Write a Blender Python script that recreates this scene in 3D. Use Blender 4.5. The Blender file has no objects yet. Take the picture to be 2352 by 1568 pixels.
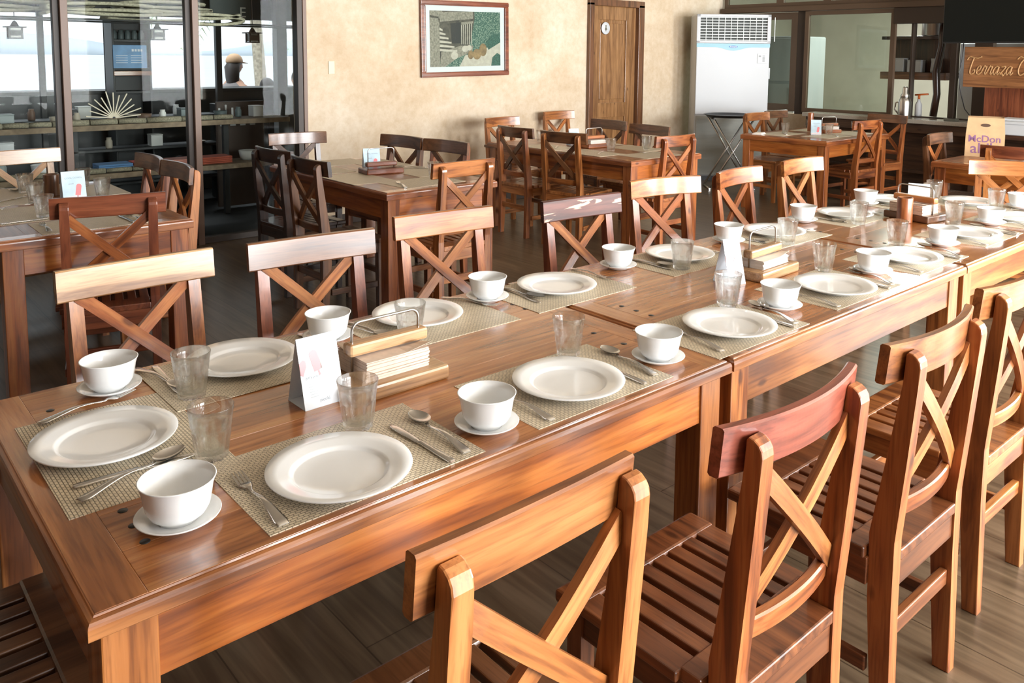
import bpy, bmesh, math, random
from mathutils import Vector, Matrix, Euler

PI = math.pi
random.seed(7)
S = bpy.context.scene
COL = S.collection
T = 0.76                                    # table top height

# ------------------------------------------------------------------ camera, world, exposure
cam_d = bpy.data.cameras.new('camera')
cam = bpy.data.objects.new('camera', cam_d)
COL.objects.link(cam)
cam_d.sensor_width = 36.0
cam_d.lens = 36.0 * 1905.6 / 2352.0
cam_d.shift_x = (1176.0 - 1212.5) / 2352.0
cam_d.shift_y = -(784.0 - 318.8) / 2352.0
cam_d.clip_start = 0.05
cam_d.clip_end = 2000
yaw, pit, rol = math.radians(48.374), math.radians(-5.799), math.radians(0.521)
fw = Vector((math.cos(pit) * math.cos(yaw), math.cos(pit) * math.sin(yaw), math.sin(pit)))
rt = Vector((math.sin(yaw), -math.cos(yaw), 0))
up = rt.cross(fw)
rt2 = math.cos(rol) * rt + math.sin(rol) * up
up2 = -math.sin(rol) * rt + math.cos(rol) * up
cam.matrix_world = Matrix(((rt2.x, up2.x, -fw.x, -0.4378), (rt2.y, up2.y, -fw.y, -1.1861),
                           (rt2.z, up2.z, -fw.z, 0.7878 + T), (0, 0, 0, 1)))
S.camera = cam
S.view_settings.view_transform = 'Standard'
S.view_settings.look = 'None'
S.view_settings.exposure = 0.27
S.view_settings.gamma = 1.0
S.view_settings.use_curve_mapping = False

W = bpy.data.worlds.new('sky')
S.world = W
W.use_nodes = True
wn = W.node_tree.nodes
wn.clear()
wo = wn.new('ShaderNodeOutputWorld')
wb = wn.new('ShaderNodeBackground')
wb.inputs['Color'].default_value = (0.87, 0.93, 1.0, 1)
wb.inputs['Strength'].default_value = 1.25
W.node_tree.links.new(wb.outputs[0], wo.inputs[0])


def area(name, loc, rot, sx, sy, power, color=(1, 1, 1)):
    d = bpy.data.lights.new(name, 'AREA')
    d.shape = 'RECTANGLE'
    d.size, d.size_y, d.energy, d.color = sx, sy, power, color
    o = bpy.data.objects.new(name, d)
    o.location, o.rotation_euler = loc, rot
    COL.objects.link(o)
    return o


# daylight through three tall front windows (behind the camera), the last added as fill
for x, w, pw in ((2.55, 2.3, 600), (5.2, 1.2, 310), (7.85, 1.7, 440)):
    area('daylight_front', (x, -4.75, 1.45), (PI / 2, 0, 0), w, 2.5, pw, (0.95, 0.98, 1.0))
# and through the window in the right wall, beside the television
area('daylight_right', (9.15, -3.2, 1.80), (PI / 2, 0, PI / 2), 1.9, 1.7, 200, (0.95, 0.98, 1.0))
# daylight falling onto the terrace, and an added fill light in the bar room
area('daylight_terrace', (1.4, 9.2, 3.0), (math.radians(28), 0, 0), 6.0, 1.6, 160, (0.92, 0.97, 1.0))
area('bar_room_fill', (10.2, 3.4, 2.75), (0, 0, 0), 0.9, 0.4, 80, (0.92, 1.0, 0.97))


# ------------------------------------------------------------------ materials
def mat(name):
    m = bpy.data.materials.new(name)
    m.use_nodes = True
    nt = m.node_tree
    b = nt.nodes['Principled BSDF']
    return m, nt, b


def ramp(nt, pts):
    r = nt.nodes.new('ShaderNodeValToRGB')
    e = r.color_ramp.elements
    while len(e) < len(pts):
        e.new(0.5)
    for el, (pos, c) in zip(e, pts):
        el.position = pos
        el.color = (c[0], c[1], c[2], 1)
    return r


def plain(name, c, rough=0.5, metal=0.0, spec=0.5, var=0.0, scale=40):
    m, nt, b = mat(name)
    b.inputs['Roughness'].default_value = rough
    b.inputs['Metallic'].default_value = metal
    b.inputs['Specular IOR Level'].default_value = spec
    if var:
        tc = nt.nodes.new('ShaderNodeTexCoord')
        n = nt.nodes.new('ShaderNodeTexNoise')
        n.inputs['Scale'].default_value = scale
        n.inputs['Detail'].default_value = 4
        nt.links.new(tc.outputs['Object'], n.inputs['Vector'])
        r = ramp(nt, [(0.3, [max(0, x * (1 - var)) for x in c]), (0.7, [min(1, x * (1 + var)) for x in c])])
        nt.links.new(n.outputs['Fac'], r.inputs[0])
        nt.links.new(r.outputs[0], b.inputs['Base Color'])
    else:
        b.inputs['Base Color'].default_value = (c[0], c[1], c[2], 1)
    return m


def wood(name, dark, midc, light, axis='X', rough=0.40, scale=1.0, island=False, var=0.16, coat=0.5, chips=None):
    """long-grained varnished wood; the grain runs along the given local axis"""
    m, nt, b = mat(name)
    N, L = nt.nodes.new, nt.links.new
    tc = N('ShaderNodeTexCoord')
    oi = N('ShaderNodeObjectInfo')
    add = N('ShaderNodeVectorMath')
    add.operation = 'ADD'
    L(tc.outputs['Object'], add.inputs[0])
    rv = N('ShaderNodeMath')
    rv.operation = 'MULTIPLY'
    rv.inputs[1].default_value = 37.0
    L(oi.outputs['Random'], rv.inputs[0])
    cmb = N('ShaderNodeCombineXYZ')
    for i in range(3):
        L(rv.outputs[0], cmb.inputs[i])
    if island:
        geo = N('ShaderNodeNewGeometry')
        r2 = N('ShaderNodeMath')
        r2.operation = 'MULTIPLY_ADD'
        r2.inputs[1].default_value = 19.0
        L(geo.outputs['Random Per Island'], r2.inputs[0])
        L(rv.outputs[0], r2.inputs[2])
        for i in range(3):
            L(r2.outputs[0], cmb.inputs[i])
    L(cmb.outputs[0], add.inputs[1])
    mp = N('ShaderNodeMapping')
    lo, hi = 1.3 * scale, 17.0 * scale
    mp.inputs['Scale'].default_value = {'X': (lo, hi, hi), 'Y': (hi, lo, hi), 'Z': (hi, hi, lo)}[axis]
    L(add.outputs[0], mp.inputs[0])
    n1 = N('ShaderNodeTexNoise')
    n1.inputs['Scale'].default_value = 1.0
    n1.inputs['Detail'].default_value = 5
    n1.inputs['Distortion'].default_value = 1.4
    L(mp.outputs[0], n1.inputs['Vector'])
    r1 = ramp(nt, [(0.35, dark), (0.50, midc), (0.68, light)])
    L(n1.outputs['Fac'], r1.inputs[0])
    mp2 = N('ShaderNodeMapping')
    lo, hi = 9.0 * scale, 170.0 * scale
    mp2.inputs['Scale'].default_value = {'X': (lo, hi, hi), 'Y': (hi, lo, hi), 'Z': (hi, hi, lo)}[axis]
    L(add.outputs[0], mp2.inputs[0])
    n2 = N('ShaderNodeTexNoise')
    n2.inputs['Detail'].default_value = 3
    n2.inputs['Scale'].default_value = 1.0
    L(mp2.outputs[0], n2.inputs['Vector'])
    r2_ = ramp(nt, [(0.32, (0.62, 0.58, 0.55)), (0.52, (1, 1, 1))])
    L(n2.outputs['Fac'], r2_.inputs[0])
    mx = N('ShaderNodeMixRGB')
    mx.blend_type = 'MULTIPLY'
    mx.inputs[0].default_value = 0.75
    L(r1.outputs[0], mx.inputs[1])
    L(r2_.outputs[0], mx.inputs[2])
    # a few knots
    vo = N('ShaderNodeTexVoronoi')
    vo.inputs['Scale'].default_value = 1.0
    mp3 = N('ShaderNodeMapping')
    mp3.inputs['Scale'].default_value = {'X': (3.2, 7, 7), 'Y': (7, 3.2, 7), 'Z': (7, 7, 3.2)}[axis]
    L(add.outputs[0], mp3.inputs[0])
    L(mp3.outputs[0], vo.inputs['Vector'])
    r3 = ramp(nt, [(0.045, (0.22, 0.16, 0.12)), (0.09, (1, 1, 1))])
    L(vo.outputs['Distance'], r3.inputs[0])
    mx2 = N('ShaderNodeMixRGB')
    mx2.blend_type = 'MULTIPLY'
    mx2.inputs[0].default_value = 0.8
    L(mx.outputs[0], mx2.inputs[1])
    L(r3.outputs[0], mx2.inputs[2])
    hs = N('ShaderNodeHueSaturation')
    mr = N('ShaderNodeMapRange')
    mr.inputs['To Min'].default_value = 1 - var
    mr.inputs['To Max'].default_value = 1 + var
    L((geo.outputs['Random Per Island'] if island else oi.outputs['Random']), mr.inputs['Value'])
    L(mr.outputs[0], hs.inputs['Value'])
    L(mx2.outputs[0], hs.inputs['Color'])
    last = hs.outputs[0]
    if chips:
        nc = N('ShaderNodeTexNoise')
        nc.inputs['Scale'].default_value = 14
        nc.inputs['Detail'].default_value = 6
        nc.inputs['Distortion'].default_value = 2.5
        L(mp.outputs[0], nc.inputs['Vector'])
        nc.inputs['Scale'].default_value = 0.9
        rc = ramp(nt, [(0.60, (0, 0, 0)), (0.615, (1, 1, 1))])
        L(nc.outputs['Fac'], rc.inputs[0])
        mc = N('ShaderNodeMixRGB')
        L(rc.outputs[0], mc.inputs[0])
        L(last, mc.inputs[1])
        mc.inputs[2].default_value = (*chips, 1)
        last = mc.outputs[0]
    L(last, b.inputs['Base Color'])
    b.inputs['Roughness'].default_value = rough
    b.inputs['Coat Weight'].default_value = coat
    b.inputs['Coat Roughness'].default_value = 0.15 if coat < .6 else 0.12
    bp = N('ShaderNodeBump')
    bp.inputs['Strength'].default_value = 0.06
    bp.inputs['Distance'].default_value = 0.002
    L(n2.outputs['Fac'], bp.inputs['Height'])
    L(bp.outputs[0], b.inputs['Normal'])
    return m


PAL = {
    'golden': ((0.165, 0.047, 0.010), (0.36, 0.122, 0.029), (0.49, 0.195, 0.058)),
    'orange': ((0.145, 0.036, 0.009), (0.32, 0.092, 0.022), (0.43, 0.155, 0.045)),
    'red':    ((0.105, 0.024, 0.009), (0.185, 0.048, 0.018), (0.26, 0.076, 0.030)),
    'rust':   ((0.16, 0.034, 0.017), (0.25, 0.056, 0.029), (0.32, 0.088, 0.05)),
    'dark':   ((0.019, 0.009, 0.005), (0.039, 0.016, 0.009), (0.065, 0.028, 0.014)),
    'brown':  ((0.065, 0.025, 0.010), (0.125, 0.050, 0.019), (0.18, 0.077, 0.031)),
    'seat':   ((0.075, 0.022, 0.007), (0.15, 0.046, 0.014), (0.22, 0.075, 0.024)),
    'pale':   ((0.24, 0.11, 0.04), (0.46, 0.26, 0.12), (0.56, 0.36, 0.19)),
}
WOODS = {(k, a): wood('wood_%s_%s' % (k, a), *v, axis=a) for k, v in PAL.items() for a in 'XYZ'}
WOODS[('rail_brown', 'X')] = wood('apron_brown', (0.105, 0.034, 0.010), (0.20, 0.068, 0.018), (0.29, 0.11, 0.032), 'X', scale=.8)
WOODS[('chipped', 'X')] = wood('wood_chipped', (.05, .014, .009), (.085, .024, .015), (.13, .04, .026), axis='X', rough=.5, coat=.04, chips=(0.60, 0.38, 0.26))
WOODS[('chipped', 'Y')] = WOODS[('red', 'Y')]
WOODS[('chipped', 'Z')] = WOODS[('red', 'Z')]
TOPW = wood('table_top_wood', (0.25, 0.080, 0.021), (0.42, 0.155, 0.045), (0.53, 0.235, 0.080), 'X', rough=0.24, island=True, var=0.10, coat=0.7)
TOPWY = wood('table_end_wood', (0.25, 0.080, 0.021), (0.42, 0.155, 0.045), (0.53, 0.235, 0.080), 'Y', rough=0.24, var=0.08, coat=0.7)
APRW = wood('table_apron_wood', (0.17, 0.042, 0.008), (0.37, 0.105, 0.018), (0.50, 0.18, 0.040), 'X', rough=0.3, scale=0.8)
APRWY = wood('table_apron_wood_y', (0.17, 0.042, 0.008), (0.37, 0.105, 0.018), (0.50, 0.18, 0.040), 'Y', rough=0.3, scale=0.8)

PORC = plain('white_porcelain', (0.885, 0.90, 0.905), 0.10, spec=0.6)
STEEL = plain('stainless_steel', (0.74, 0.72, 0.69), 0.2, metal=1.0)
CHROME = plain('brushed_steel', (0.55, 0.54, 0.52), 0.28, metal=1.0)
BLACK = plain('black_plastic', (0.012, 0.012, 0.012), 0.4)
DARKM = plain('dark_brown_frame', (0.036, 0.022, 0.014), 0.5)
DARKM2 = plain('mid_brown_frame', (0.092, 0.056, 0.033), 0.5)
FRAMEB = plain('door_frame_brown', (0.17, 0.10, 0.068), 0.45)
WHITE = plain('white_plastic', (0.53, 0.545, 0.56), 0.45)
CARD = plain('white_card', (0.74, 0.78, 0.83), 0.5)
PAPER = plain('napkin_paper', (0.68, 0.55, 0.45), 0.9, var=0.08, scale=60)
PAPERW = plain('white_napkin_paper', (0.80, 0.74, 0.68), 0.9)
KRAFT = plain('kraft_paper', (0.50, 0.32, 0.17), 0.85, var=0.1, scale=12)
PURPLE = plain('purple_ink', (0.22, 0.10, 0.20), 0.8)
PINK = plain('pink_ink', (0.86, 0.25, 0.27), 0.6)
PALEPINK = plain('pale_pink_ink', (0.74, 0.30, 0.32), 0.6)
GREYINK = plain('grey_ink', (0.30, 0.34, 0.38), 0.6)
PALEINK = plain('pale_grey_ink', (0.50, 0.55, 0.59), 0.6)
GREENINK = plain('pale_green_ink', (0.46, 0.60, 0.56), 0.6)
PEG = plain('dark_dowel', (0.022, 0.020, 0.018), 0.4)
BLUECARD = plain('pale_blue_card', (0.55, 0.72, 0.83), 0.5, var=0.12, scale=14)
RED = plain('red_ink', (0.75, 0.04, 0.05), 0.5)
CLOTHB = plain('folded_blue_cloth', (0.10, 0.22, 0.42), 0.9)
CLOTHR = plain('folded_red_cloth', (0.55, 0.07, 0.05), 0.9)
STONE = plain('granite_counter', (0.33, 0.30, 0.25), 0.25, var=0.25, scale=160)
STRAW = plain('woven_straw', (0.26, 0.235, 0.165), 0.9, var=0.35, scale=90)
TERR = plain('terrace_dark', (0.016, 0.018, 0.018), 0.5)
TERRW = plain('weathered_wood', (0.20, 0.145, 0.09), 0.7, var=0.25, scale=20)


def two_sided_fresnel(nt, ior):
    """Fresnel weight that is the same on entering and leaving faces"""
    g = nt.nodes.new('ShaderNodeNewGeometry')
    mr = nt.nodes.new('ShaderNodeMapRange')
    mr.inputs['To Min'].default_value = ior
    mr.inputs['To Max'].default_value = 1 / ior
    nt.links.new(g.outputs['Backfacing'], mr.inputs['Value'])
    fr = nt.nodes.new('ShaderNodeFresnel')
    nt.links.new(mr.outputs[0], fr.inputs['IOR'])
    return fr


def glassy():
    """clear drinking glass: mostly seen straight through, with sharp reflections and a share of true refraction"""
    m, nt, b = mat('clear_glass')
    b.inputs['Base Color'].default_value = (0.98, 0.99, 0.985, 1)
    b.inputs['Roughness'].default_value = 0.0
    b.inputs['IOR'].default_value = 1.46
    b.inputs['Transmission Weight'].default_value = 1.0
    tr = nt.nodes.new('ShaderNodeBsdfTransparent')
    tr.inputs[0].default_value = (0.975, 0.985, 0.98, 1)
    gl = nt.nodes.new('ShaderNodeBsdfGlossy')
    gl.inputs['Roughness'].default_value = 0.0
    lw = two_sided_fresnel(nt, 1.5)
    m1 = nt.nodes.new('ShaderNodeMixShader')
    nt.links.new(lw.outputs[0], m1.inputs[0])
    nt.links.new(tr.outputs[0], m1.inputs[1])
    nt.links.new(gl.outputs[0], m1.inputs[2])
    mx = nt.nodes.new('ShaderNodeMixShader')
    mx.inputs[0].default_value = 0.42
    out = nt.nodes['Material Output']
    nt.links.new(m1.outputs[0], mx.inputs[1])
    nt.links.new(b.outputs[0], mx.inputs[2])
    nt.links.new(mx.outputs[0], out.inputs[0])
    return m


def pane(name, tint=(0.95, 0.97, 0.96), refl=1.0, rough=0.0):
    """thin window glass: clear view through, Fresnel reflection on top"""
    m = bpy.data.materials.new(name)
    m.use_nodes = True
    nt = m.node_tree
    nt.nodes.clear()
    o = nt.nodes.new('ShaderNodeOutputMaterial')
    tr = nt.nodes.new('ShaderNodeBsdfTransparent')
    tr.inputs[0].default_value = (*tint, 1)
    gl = nt.nodes.new('ShaderNodeBsdfGlossy')
    gl.inputs['Roughness'].default_value = rough
    fr = two_sided_fresnel(nt, 1.45)
    mu = nt.nodes.new('ShaderNodeMath')
    mu.operation = 'MULTIPLY'
    mu.inputs[1].default_value = refl
    mx = nt.nodes.new('ShaderNodeMixShader')
    nt.links.new(fr.outputs[0], mu.inputs[0])
    nt.links.new(mu.outputs[0], mx.inputs[0])
    nt.links.new(tr.outputs[0], mx.inputs[1])
    nt.links.new(gl.outputs[0], mx.inputs[2])
    nt.links.new(mx.outputs[0], o.inputs[0])
    return m


GLASS = glassy()
PANE = pane('window_glass', refl=0.10)
PANE2 = pane('bar_window_glass', (0.80, 0.84, 0.80), 0.7)


def weave():
    m, nt, b = mat('woven_placemat')
    N, L = nt.nodes.new, nt.links.new
    tc = N('ShaderNodeTexCoord')
    br = N('ShaderNodeTexBrick')
    br.inputs['Scale'].default_value = 1.0
    br.inputs['Brick Width'].default_value = 0.0120
    br.inputs['Row Height'].default_value = 0.0064
    br.inputs['Mortar Size'].default_value = 0.0010
    br.inputs['Mortar Smooth'].default_value = 0.6
    br.inputs['Color1'].default_value = (0.78, 0.67, 0.50, 1)
    br.inputs['Color2'].default_value = (0.66, 0.56, 0.41, 1)
    br.inputs['Mortar'].default_value = (0.25, 0.21, 0.145, 1)
    L(tc.outputs['Object'], br.inputs['Vector'])
    L(br.outputs['Color'], b.inputs['Base Color'])
    inv = N('ShaderNodeMath')
    inv.operation = 'SUBTRACT'
    inv.inputs[0].default_value = 1.0
    L(br.outputs['Fac'], inv.inputs[1])
    bp = N('ShaderNodeBump')
    bp.inputs['Strength'].default_value = 0.7
    bp.inputs['Distance'].default_value = 0.0015
    L(inv.outputs[0], bp.inputs['Height'])
    L(bp.outputs[0], b.inputs['Normal'])
    b.inputs['Roughness'].default_value = 0.42
    return m


WEAVE = weave()


def plaster():
    m, nt, b = mat('cream_plaster')
    N, L = nt.nodes.new, nt.links.new
    tc = N('ShaderNodeTexCoord')
    n = N('ShaderNodeTexNoise')
    n.inputs['Scale'].default_value = 1.6
    n.inputs['Detail'].default_value = 9
    n.inputs['Roughness'].default_value = 0.62
    L(tc.outputs['Object'], n.inputs['Vector'])
    r = ramp(nt, [(0.30, (0.51, 0.385, 0.25)), (0.50, (0.61, 0.495, 0.36)), (0.70, (0.68, 0.59, 0.47))])
    L(n.outputs['Fac'], r.inputs[0])
    nf = N('ShaderNodeTexNoise')
    nf.inputs['Scale'].default_value = 14
    nf.inputs['Detail'].default_value = 6
    nf.inputs['Roughness'].default_value = 0.7
    L(tc.outputs['Object'], nf.inputs['Vector'])
    rf = ramp(nt, [(0.3, (0.88, 0.83, 0.76)), (0.6, (1, 1, 1))])
    L(nf.outputs['Fac'], rf.inputs[0])
    mx = N('ShaderNodeMixRGB')
    mx.blend_type = 'MULTIPLY'
    mx.inputs[0].default_value = 1
    L(r.outputs[0], mx.inputs[1])
    L(rf.outputs[0], mx.inputs[2])
    L(mx.outputs[0], b.inputs['Base Color'])
    n2 = N('ShaderNodeTexNoise')
    n2.inputs['Scale'].default_value = 60
    n2.inputs['Detail'].default_value = 4
    L(tc.outputs['Object'], n2.inputs['Vector'])
    bp = N('ShaderNodeBump')
    bp.inputs['Strength'].default_value = 0.15
    bp.inputs['Distance'].default_value = 0.004
    L(n2.outputs['Fac'], bp.inputs['Height'])
    L(bp.outputs[0], b.inputs['Normal'])
    b.inputs['Roughness'].default_value = 0.75
    return m


PLASTER = plaster()


def floor_mat():
    m, nt, b = mat('wood_look_tiles')
    N, L = nt.nodes.new, nt.links.new
    tc = N('ShaderNodeTexCoord')
    rot = N('ShaderNodeMapping')
    rot.inputs['Rotation'].default_value = (0, 0, PI / 2)
    L(tc.outputs['Object'], rot.inputs[0])
    br = N('ShaderNodeTexBrick')
    br.inputs['Scale'].default_value = 1.0
    br.inputs['Brick Width'].default_value = 1.2
    br.inputs['Row Height'].default_value = 0.30
    br.inputs['Mortar Size'].default_value = 0.0022
    br.inputs['Color1'].default_value = (1.0, 1.0, 1.0, 1)
    br.inputs['Color2'].default_value = (0.78, 0.78, 0.78, 1)
    br.inputs['Mortar'].default_value = (0.35, 0.33, 0.3, 1)
    L(rot.outputs[0], br.inputs['Vector'])
    mp = N('ShaderNodeMapping')
    mp.inputs['Scale'].default_value = (26, 1.3, 1)
    L(tc.outputs['Object'], mp.inputs[0])
    n = N('ShaderNodeTexNoise')
    n.inputs['Scale'].default_value = 1.0
    n.inputs['Detail'].default_value = 6
    n.inputs['Distortion'].default_value = 1.0
    L(mp.outputs[0], n.inputs['Vector'])
    r = ramp(nt, [(0.32, (0.085, 0.056, 0.033)), (0.52, (0.145, 0.100, 0.060)), (0.72, (0.200, 0.142, 0.088))])
    L(n.outputs['Fac'], r.inputs[0])
    mx = N('ShaderNodeMixRGB')
    mx.blend_type = 'MULTIPLY'
    mx.inputs[0].default_value = 1
    L(r.outputs[0], mx.inputs[1])
    L(br.outputs['Color'], mx.inputs[2])
    L(mx.outputs[0], b.inputs['Base Color'])
    b.inputs['Roughness'].default_value = 0.28
    return m


FLOOR = floor_mat()


# ------------------------------------------------------------------ mesh helpers
def new_bm():
    return bmesh.new()


def add_box(bm, x0, x1, y0, y1, z0, z1, bev=0.0, M=None, mi=0):
    r = bmesh.ops.create_cube(bm, size=1.0)
    vs = r['verts']
    for v in vs:
        v.co = Vector(((x0 + x1) / 2 + v.co.x * (x1 - x0), (y0 + y1) / 2 + v.co.y * (y1 - y0), (z0 + z1) / 2 + v.co.z * (z1 - z0)))
    fs = list({f for v in vs for f in v.link_faces})
    if bev > 0:
        es = list({e for v in vs for e in v.link_edges})
        rb = bmesh.ops.bevel(bm, geom=es, offset=bev, segments=2, affect='EDGES', profile=0.5)
        vs = list({v for f in rb['faces'] for v in f.verts} | {v for v in vs if v.is_valid})
        fs = list({f for v in vs for f in v.link_faces})
    if M is not None:
        for v in vs:
            v.co = M @ v.co
    for f in fs:
        f.material_index = mi
    return vs


def add_lathe(bm, prof, seg=32, center=(0, 0, 0), mod=None, mi=0):
    """prof: list of (r, z); closed on the axis where r is 0"""
    rings = []
    for r, z in prof:
        if r <= 1e-6:
            rings.append([bm.verts.new((center[0], center[1], center[2] + z))])
        else:
            ring = []
            for k in range(seg):
                a = 2 * PI * k / seg
                rr = mod(r, z, a) if mod else r
                ring.append(bm.verts.new((center[0] + rr * math.cos(a), center[1] + rr * math.sin(a), center[2] + z)))
            rings.append(ring)
    for a, b in zip(rings, rings[1:]):
        if len(a) == 1 and len(b) == 1:
            continue
        for k in range(seg):
            k2 = (k + 1) % seg
            if len(a) == 1:
                f = bm.faces.new((a[0], b[k2], b[k]))
            elif len(b) == 1:
                f = bm.faces.new((a[k], a[k2], b[0]))
            else:
                f = bm.faces.new((a[k], a[k2], b[k2], b[k]))
            f.smooth = True
            f.material_index = mi


def add_tube(bm, pts, rad, seg=8, mi=0, caps=True):
    pts = [Vector(p) for p in pts]
    rads = rad if isinstance(rad, (list, tuple)) else [rad] * len(pts)
    rings = []
    n = None
    for i, p in enumerate(pts):
        d = (pts[min(i + 1, len(pts) - 1)] - pts[max(i - 1, 0)]).normalized()
        if n is None:
            n = d.orthogonal().normalized()
        else:
            n = (n - d * n.dot(d))
            n = n.normalized() if n.length > 1e-6 else d.orthogonal().normalized()
        b = d.cross(n)
        rings.append([bm.verts.new(p + rads[i] * (math.cos(2 * PI * k / seg) * n + math.sin(2 * PI * k / seg) * b)) for k in range(seg)])
    for a, b in zip(rings, rings[1:]):
        for k in range(seg):
            f = bm.faces.new((a[k], a[(k + 1) % seg], b[(k + 1) % seg], b[k]))
            f.smooth = True
            f.material_index = mi
    if caps:
        for rg in (rings[0][::-1], rings[-1]):
            f = bm.faces.new(rg)
            f.material_index = mi


def add_poly(bm, pts, z0, z1, axis='z', mi=0):
    """extruded polygon; pts 2D, axis gives the extrusion direction"""
    def P(a, b, c):
        return {'z': (a, b, c), 'y': (a, c, b), 'x': (c, a, b)}[axis]
    lo = [bm.verts.new(P(a, b, z0)) for a, b in pts]
    hi = [bm.verts.new(P(a, b, z1)) for a, b in pts]
    n = len(pts)
    fs = [bm.faces.new(lo[::-1]), bm.faces.new(hi)]
    for i in range(n):
        fs.append(bm.faces.new((lo[i], lo[(i + 1) % n], hi[(i + 1) % n], hi[i])))
    for f in fs:
        f.material_index = mi
    return lo + hi


def add_sweep(bm, sections, mi=0, smooth=False, close_ends=True):
    """loft through lists of equal length vertex loops"""
    rings = [[bm.verts.new(c) for c in s] for s in sections]
    n = len(rings[0])
    for a, b in zip(rings, rings[1:]):
        for k in range(n):
            f = bm.faces.new((a[k], a[(k + 1) % n], b[(k + 1) % n], b[k]))
            f.smooth = smooth
            f.material_index = mi
    if close_ends:
        for rg in (rings[0][::-1], rings[-1]):
            f = bm.faces.new(rg)
            f.material_index = mi


def mesh_of(bm, name):
    bmesh.ops.recalc_face_normals(bm, faces=bm.faces)
    me = bpy.data.meshes.new(name)
    bm.to_mesh(me)
    bm.free()
    return me


def link(name, me, mats=None, parent=None, loc=None, rot=None):
    o = bpy.data.objects.new(name, me)
    COL.objects.link(o)
    if mats is not None:
        if not isinstance(mats, (list, tuple)):
            mats = [mats]
        if len(me.materials) == 0:
            for m in mats:
                me.materials.append(m)
        else:
            for i, m in enumerate(mats):
                if me.materials[i] is not m:
                    o.material_slots[i].link = 'OBJECT'
                    o.material_slots[i].material = m
    if parent is not None:
        o.parent = parent
    if loc is not None:
        o.location = loc
    if rot is not None:
        o.rotation_euler = rot
    return o


def obj(name, bm, mats, parent=None, loc=None, rot=None):
    return link(name, mesh_of(bm, name), mats, parent, loc, rot)


def tag(o, label, cat, group=None):
    o['label'], o['category'] = label, cat
    if group:
        o['group'] = group
    return o


def thing(name, label, cat, loc=(0, 0, 0), rz=0.0, group=None, scale=1.0):
    o = bpy.data.objects.new(name, None)
    o.empty_display_size = 0.1
    COL.objects.link(o)
    o.location, o.rotation_euler = loc, (0, 0, rz)
    o.scale = (scale, scale, scale)
    return tag(o, label, cat, group)


def struct(name, bm, m, parent=None):
    o = obj(name, bm, m, parent)
    if parent is None:
        o['kind'] = 'structure'
    return o


def dup_tree(root, loc, rz, label, group=None, scale=None):
    r = root.copy()
    COL.objects.link(r)
    r.location, r.rotation_euler = loc, (0, 0, rz)
    r['label'] = label
    if group:
        r['group'] = group
    if scale:
        r.scale = (scale, scale, scale)
    for ch in list(root.children):
        c = ch.copy()
        COL.objects.link(c)
        c.parent = r
        for g in list(ch.children):
            d = g.copy()
            COL.objects.link(d)
            d.parent = c
    return r


def text_mesh(body, size, bold=0.0, depth=0.0004, shear=0.0):
    cu = bpy.data.curves.new('lettering', 'FONT')
    cu.body, cu.size, cu.offset, cu.extrude, cu.shear = body, size, bold, depth, shear
    cu.align_x = 'CENTER'
    cu.resolution_u = 3
    o = bpy.data.objects.new('lettering', cu)
    COL.objects.link(o)
    bpy.context.view_layer.update()
    dg = bpy.context.evaluated_depsgraph_get()
    me = bpy.data.meshes.new_from_object(o.evaluated_get(dg))
    bpy.data.objects.remove(o)
    bpy.data.curves.remove(cu)
    me.materials.clear()
    return me


# ------------------------------------------------------------------ room shell
YB, XR, XL, YF, ZC = 5.49, 8.93, -2.6, -4.6, 3.2
bm = new_bm()
add_box(bm, XL - .1, XR, YF - .2, YB + .04, -0.12, 0.0)
struct('floor', bm, FLOOR)
bm = new_bm()
add_box(bm, XL - .1, XR + 3.4, YF - .2, YB + .25, ZC, ZC + .1)
struct('ceiling', bm, plain('ceiling_boards', (0.46, 0.39, 0.30), 0.6))
bm = new_bm()
add_box(bm, 2.87, 6.38, YB, YB + .16, 0, ZC)
add_box(bm, 6.38, 7.32, YB, YB + .16, 1.42 + T, ZC)
add_box(bm, 7.32, XR + .1, YB, YB + .16, 0, ZC)
add_box(bm, XL, 2.87, YB, YB + .16, 2.60, ZC)
struct('wall_back', bm, PLASTER)
bm = new_bm()
add_box(bm, XL - .16, XL, YF - .2, YB + .16, 0, ZC)
struct('wall_left', bm, plain('dark_wall_panelling', (0.07, 0.038, 0.022), 0.6))
bm = new_bm()                                # front wall with three window openings, the last added for fill light
for x0, x1, z0, z1 in ((XL, XR + .1, 0, 0.20), (XL, XR + .1, 2.70, ZC), (XL, 1.4, .20, 2.70), (3.7, 4.6, .20, 2.70), (5.8, 7.0, .20, 2.70), (8.7, XR + .1, .20, 2.70)):
    add_box(bm, x0, x1, YF - .16, YF, z0, z1)
struct('wall_front', bm, PLASTER)

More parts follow.
